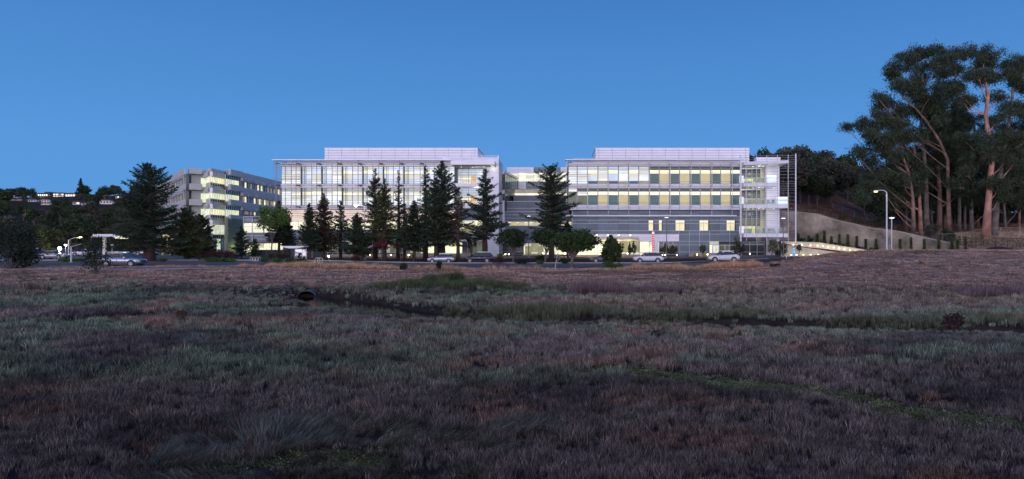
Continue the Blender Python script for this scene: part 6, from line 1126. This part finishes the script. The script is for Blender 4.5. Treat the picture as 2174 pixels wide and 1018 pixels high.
for k in range(7): a = 6.283*k/7; q.tube([(.05*math.cos(a), .05*math.sin(a), -.10), (.215*math.cos(a), .215*math.sin(a), -.12)], [.034, .04], 4)
rimm = q.me('rim', RIM)
def car(u, Y, kind, paint, label, face=1, rz=0, z=None, sc=1.0):
    if (kind, paint.name) not in CARM: CARM[kind, paint.name] = car_meshes(kind, paint)
    ms, (L_, H) = CARM[kind, paint.name]; x = PX(u, Y); z = gz1(x, Y)+.04 if z is None else z
    o = empty('parked_car', (x, Y, z), label, 'car', 'parked cars', rz+(0 if face > 0 else math.pi), sc)
    for k, (m_, _) in ms.items(): put(k, m_, (0, 0, 0), o)
    for wx in (-1.42, 1.42):
        for s in (-1, 1): w = put('wheel', tyre, (wx, s*.84, .36), o); w.rotation_euler = (R(-90) if s < 0 else R(90), 0, 0); r_ = put('rim', rimm, (0, 0, 0), w); r_.rotation_euler = (R(0), 0, 0) 
    for w in [c for c in o.children if c.name.startswith('wheel') and 'arch' not in c.name]:
        for r_ in w.children: r_.rotation_euler = (0, 0, 0)
    zt = .80 if kind != 'sedan' else .66
    for s in (-1, 1):
        q = MB(); q.v = [(-2.36, s*.45, zt-.10), (-2.30, s*.80, zt-.04), (-1.95, s*.90, zt+.10), (-2.0, s*.86, zt+.12), (-2.33, s*.50, zt+.03)]; q.f = [(0, 1, 2, 3, 4)]; q.v = [(x_*1.01, y_*1.015, z_) for x_, y_, z_ in q.v]; q.to('headlight', HLT, o)
        q = MB(); q.v = [(2.385, s*.5, zt+.02), (2.33, s*.80, zt+.02), (2.12, s*.90, zt+.14), (2.15, s*.87, zt+.22), (2.37, s*.55, zt+.16)]; q.f = [(0, 1, 2, 3, 4)]; q.v = [(x_*1.012, y_*1.015, z_) for x_, y_, z_ in q.v]; q.to('tail_light', TLT, o)
        MB().box(-.82, -.62, s*.90, s*1.08, 1.0 if kind != 'sedan' else .9, 1.14 if kind != 'sedan' else 1.02).to('mirror', paint, o)
        MB().box(-.05, .14, s*.925, s*.945, .86 if kind != 'sedan' else .76, .885 if kind != 'sedan' else .785).to('door_handle', CHR, o); MB().box(1.0, 1.19, s*.925, s*.945, .88 if kind != 'sedan' else .78, .905 if kind != 'sedan' else .805).to('door_handle', CHR, o)
        for xx in (-.72, .22, 1.18): MB().box(xx, xx+.012, s*.915, s*.932, .38, .98 if kind != 'sedan' else .86).to('door_gap', BLK, o)
        if kind != 'sedan': MB().box(-.3, 1.5, s*.60, s*.64, H+.03, H+.07).to('roof_rail', CHR, o)
    MB().box(-2.40, -2.36, -.45, .45, zt-.28, zt-.05).to('grille', BLK, o); MB().box(2.37, 2.40, -.26, .26, zt-.12, zt).to('number_plate', WHT, o); return o
PW = M('white_car_paint', (.72, .73, .80), .3, 0, var=0, spec=.7); PS = M('silver_car_paint', (.42, .46, .54), .28, .55, var=0, spec=.7); PD = M('dark_blue_car_paint', (.02, .03, .06), .25, .3, var=0, spec=.8); PG = M('grey_car_paint', (.12, .14, .19), .3, .4, var=0, spec=.7); PK = M('black_car_paint', (.012, .013, .016), .25, 0, var=0, spec=.8); PV = M('silver_blue_car_paint', (.36, .40, .50), .25, .6, var=0, spec=.8)
car(1376, 108.8, 'suv', PW, 'white five door sport utility car left of the red sign'); car(1535, 103, 'coupe_suv', PW, 'white crossover with sloping tail, parked at right below the lit door', sc=1.0); car(937, 107.5, 'coupe_suv', PS, 'silver crossover parked behind a redwood trunk', sc=.9); car(1017, 110.5, 'suv', PD, 'dark blue sport utility car with pale wheels, right of the silver one', sc=.97); car(1283, 110, 'sedan', PG, 'grey sedan half hidden by the pointed young tree'); car(262, 80, 'coupe_suv', PV, 'large silver crossover at left, seen through the open dark bush', face=-1, z=gz1(PX(262, 80), 80)+.04)
car(116, 116, 'sedan', M('champagne_car_paint', (.5, .47, .48), .3, .4, var=0), 'pale champagne sedan in the car park at left', face=-1, rz=R(-4)); car(72, 122, 'suv', PK, 'black sport utility car behind the edge tree', face=-1); car(50, 119, 'sedan', PD, 'dark blue sedan behind the big dark edge tree', face=-1); car(180, 140, 'sedan', PW, 'white sedan behind the open dark bush', rz=R(8)); car(312, 148, 'sedan', PS, 'pale sedan under the trees left of the yellow bollards', rz=R(5))
# ------------------------------------------------------------------ far houses on the left hill
ROOF = M('dark_shingle_roof', (.06, .055, .06), .9, var=.2); RED2 = M('pinkish_tile_roof', (.25, .12, .12), .8, var=.2); HW_ = M('white_house_wall', (.75, .74, .76), .7, var=.1); HB = M('brown_house_wall', (.20, .13, .11), .8, var=.15); HP = M('pink_house_wall', (.68, .52, .50), .8, var=.1); WIN = EM('lit_house_pane', (1, .84, .68), 1.5, .4)
def house(u, v, w, h, wall, roof, nwin, label, lit_=True, deck=False, chim=False, gable=False):
    x, Y, z = hit(u, v+h/2, 250, 900)
    if Y < 260: Y = 725; x = PX(u, Y); z = gz1(x, Y)
    s = Y/F; W_, H_ = w*s, h*s*1.0; o = empty('hillside_house', (x, Y, z), label, 'house', 'houses on the distant hillside')
    MB().box(-W_/2, W_/2, 0, 8, -2, H_).to('wall', wall, o)
    r_ = MB().prism([(-W_/2-.8, H_), (0, H_+W_*.22), (W_/2+.8, H_)], -1, 9).to('roof', roof, o) if gable else MB().prism([(-W_/2-.9, H_), (-W_/2+.6, H_+1.0), (W_/2-.6, H_+1.0), (W_/2+.9, H_)], -1, 9).to('roof', roof, o)
    if chim: MB().box(-W_*.42, -W_*.42+1.4, 2, 3.2, H_*.6, H_+3.2).to('chimney', HP, r_)
    for i in range(nwin):
        ww = W_/nwin; rows_ = 2 if h > 9 else 1
        for j in range(rows_):
            hh = H_/rows_; x0w = -W_/2+ww*i+ww*.15; f_ = MB().box(x0w, x0w+ww*.7, -.08, -.01, hh*j+hh*.25, hh*j+hh*.85).to('window', HW_, o); MB().box(x0w+.1, x0w+ww*.7-.1, -.14, -.081, hh*j+hh*.28, hh*j+hh*.82).to('pane', (WIN if (lit_ and random.random() < .9) else SHUT), f_)
    if deck: MB().box(-W_/2-1, W_/2+1, -2.5, -.2, H_*.46, H_*.46+.25).to('deck', HB, o)
house(93, 410, 26, 11, HB, ROOF, 6, 'brown two level house with lit window rows on the ridge', deck=True); house(124, 409, 23, 10, HP, ROOF, 4, 'pinkish lit house on the ridge right of the brown one', deck=True); house(149, 410, 21, 8, HP, ROOF, 4, 'long low lit white house on the ridge'); house(204, 404, 7, 6, HW_, ROOF, 1, 'tiny gabled white house on the ridge', gable=True)
house(34, 425, 24, 5, HB, ROOF, 3, 'dark roofed house with a pink chimney at the far left slope', False, chim=True); house(68, 427, 18, 5, HW_, ROOF, 3, 'low grey white house between slope trees', False); house(96, 430, 18, 11, HW_, ROOF, 3, 'white house with open porch on the middle slope', False, deck=True); house(162, 432, 15, 5, HW_, ROOF, 2, 'house with one yellow lit window on the middle slope'); house(180, 434, 16, 4, HW_, ROOF, 2, 'low white house right of the one with the yellow window', False); house(225, 430, 26, 8, HW_, ROOF, 4, 'long two storey white house at right of the slope', False); house(249, 419, 8, 5, HP, ROOF, 2, 'small bright lit house near the big redwood, high on the slope'); house(126, 475, 12, 8, HP, RED2, 1, 'pink tile roofed house with chimney low on the slope', False, chim=True, gable=True); house(132, 500, 20, 5, HW_, ROOF, 2, 'grey green roofed cabin behind the car park trees', False); house(24, 472, 10, 4, HW_, ROOF, 1, 'little white house at far left low slope', False)
# palm
x, Y, z = hit(57, 474, 250, 900); s = Y/F; o = empty('palm_tree', (x, Y, z), 'lone palm tree with a shaggy skirt on the left slope', 'tree'); h = 24*s; MB().tube([(0, 0, 0), (.1, 0, h*.6), (0, 0, h)], [.4, .35, .35], 6).to('trunk', OBARK, o); MB().lathe([(.4, h*.35), (1.4, h*.55), (1.0, h*.95)], 9).to('dead_frond_skirt', M('dry_palm_skirt', (.35, .26, .2), .9, var=.3), o)
q = MB()
for k in range(26): a = 6.283*k/26; e_ = random.uniform(-.2, 1.2); q.tube([(0, 0, h), (1.5*math.cos(a)*math.cos(e_), 1.5*math.sin(a), h+1.2*math.sin(e_)+.6), (2.8*math.cos(a), 2.8*math.sin(a), h+2*math.sin(e_)-.8)], [.2, .3, .02], 3, False)
q.to('fronds', OLV, o)
# lit cottage windows in the wood at right
for u, v, w, lb in ((1748, 353, 9, 'small cottage with an orange lit window deep in the wood'), (1771, 355, 8, 'second small cottage with dim yellow window in the wood')):
    Y = 218; x = PX(u, Y); z = PZ(v, Y); o = empty('cottage', (x, Y, z-3), lb, 'house', 'cottages in the wood'); MB().box(-2.2, 2.2, 0, 4, -2, 4).to('wall', HB, o); MB().prism([(-2.8, 4), (0, 5.4), (2.8, 4)], -.5, 4.5).to('roof', ROOF, o); MB().box(-.7, .5, -.06, -.01, 2.4, 3.6).to('window', ORG, o)
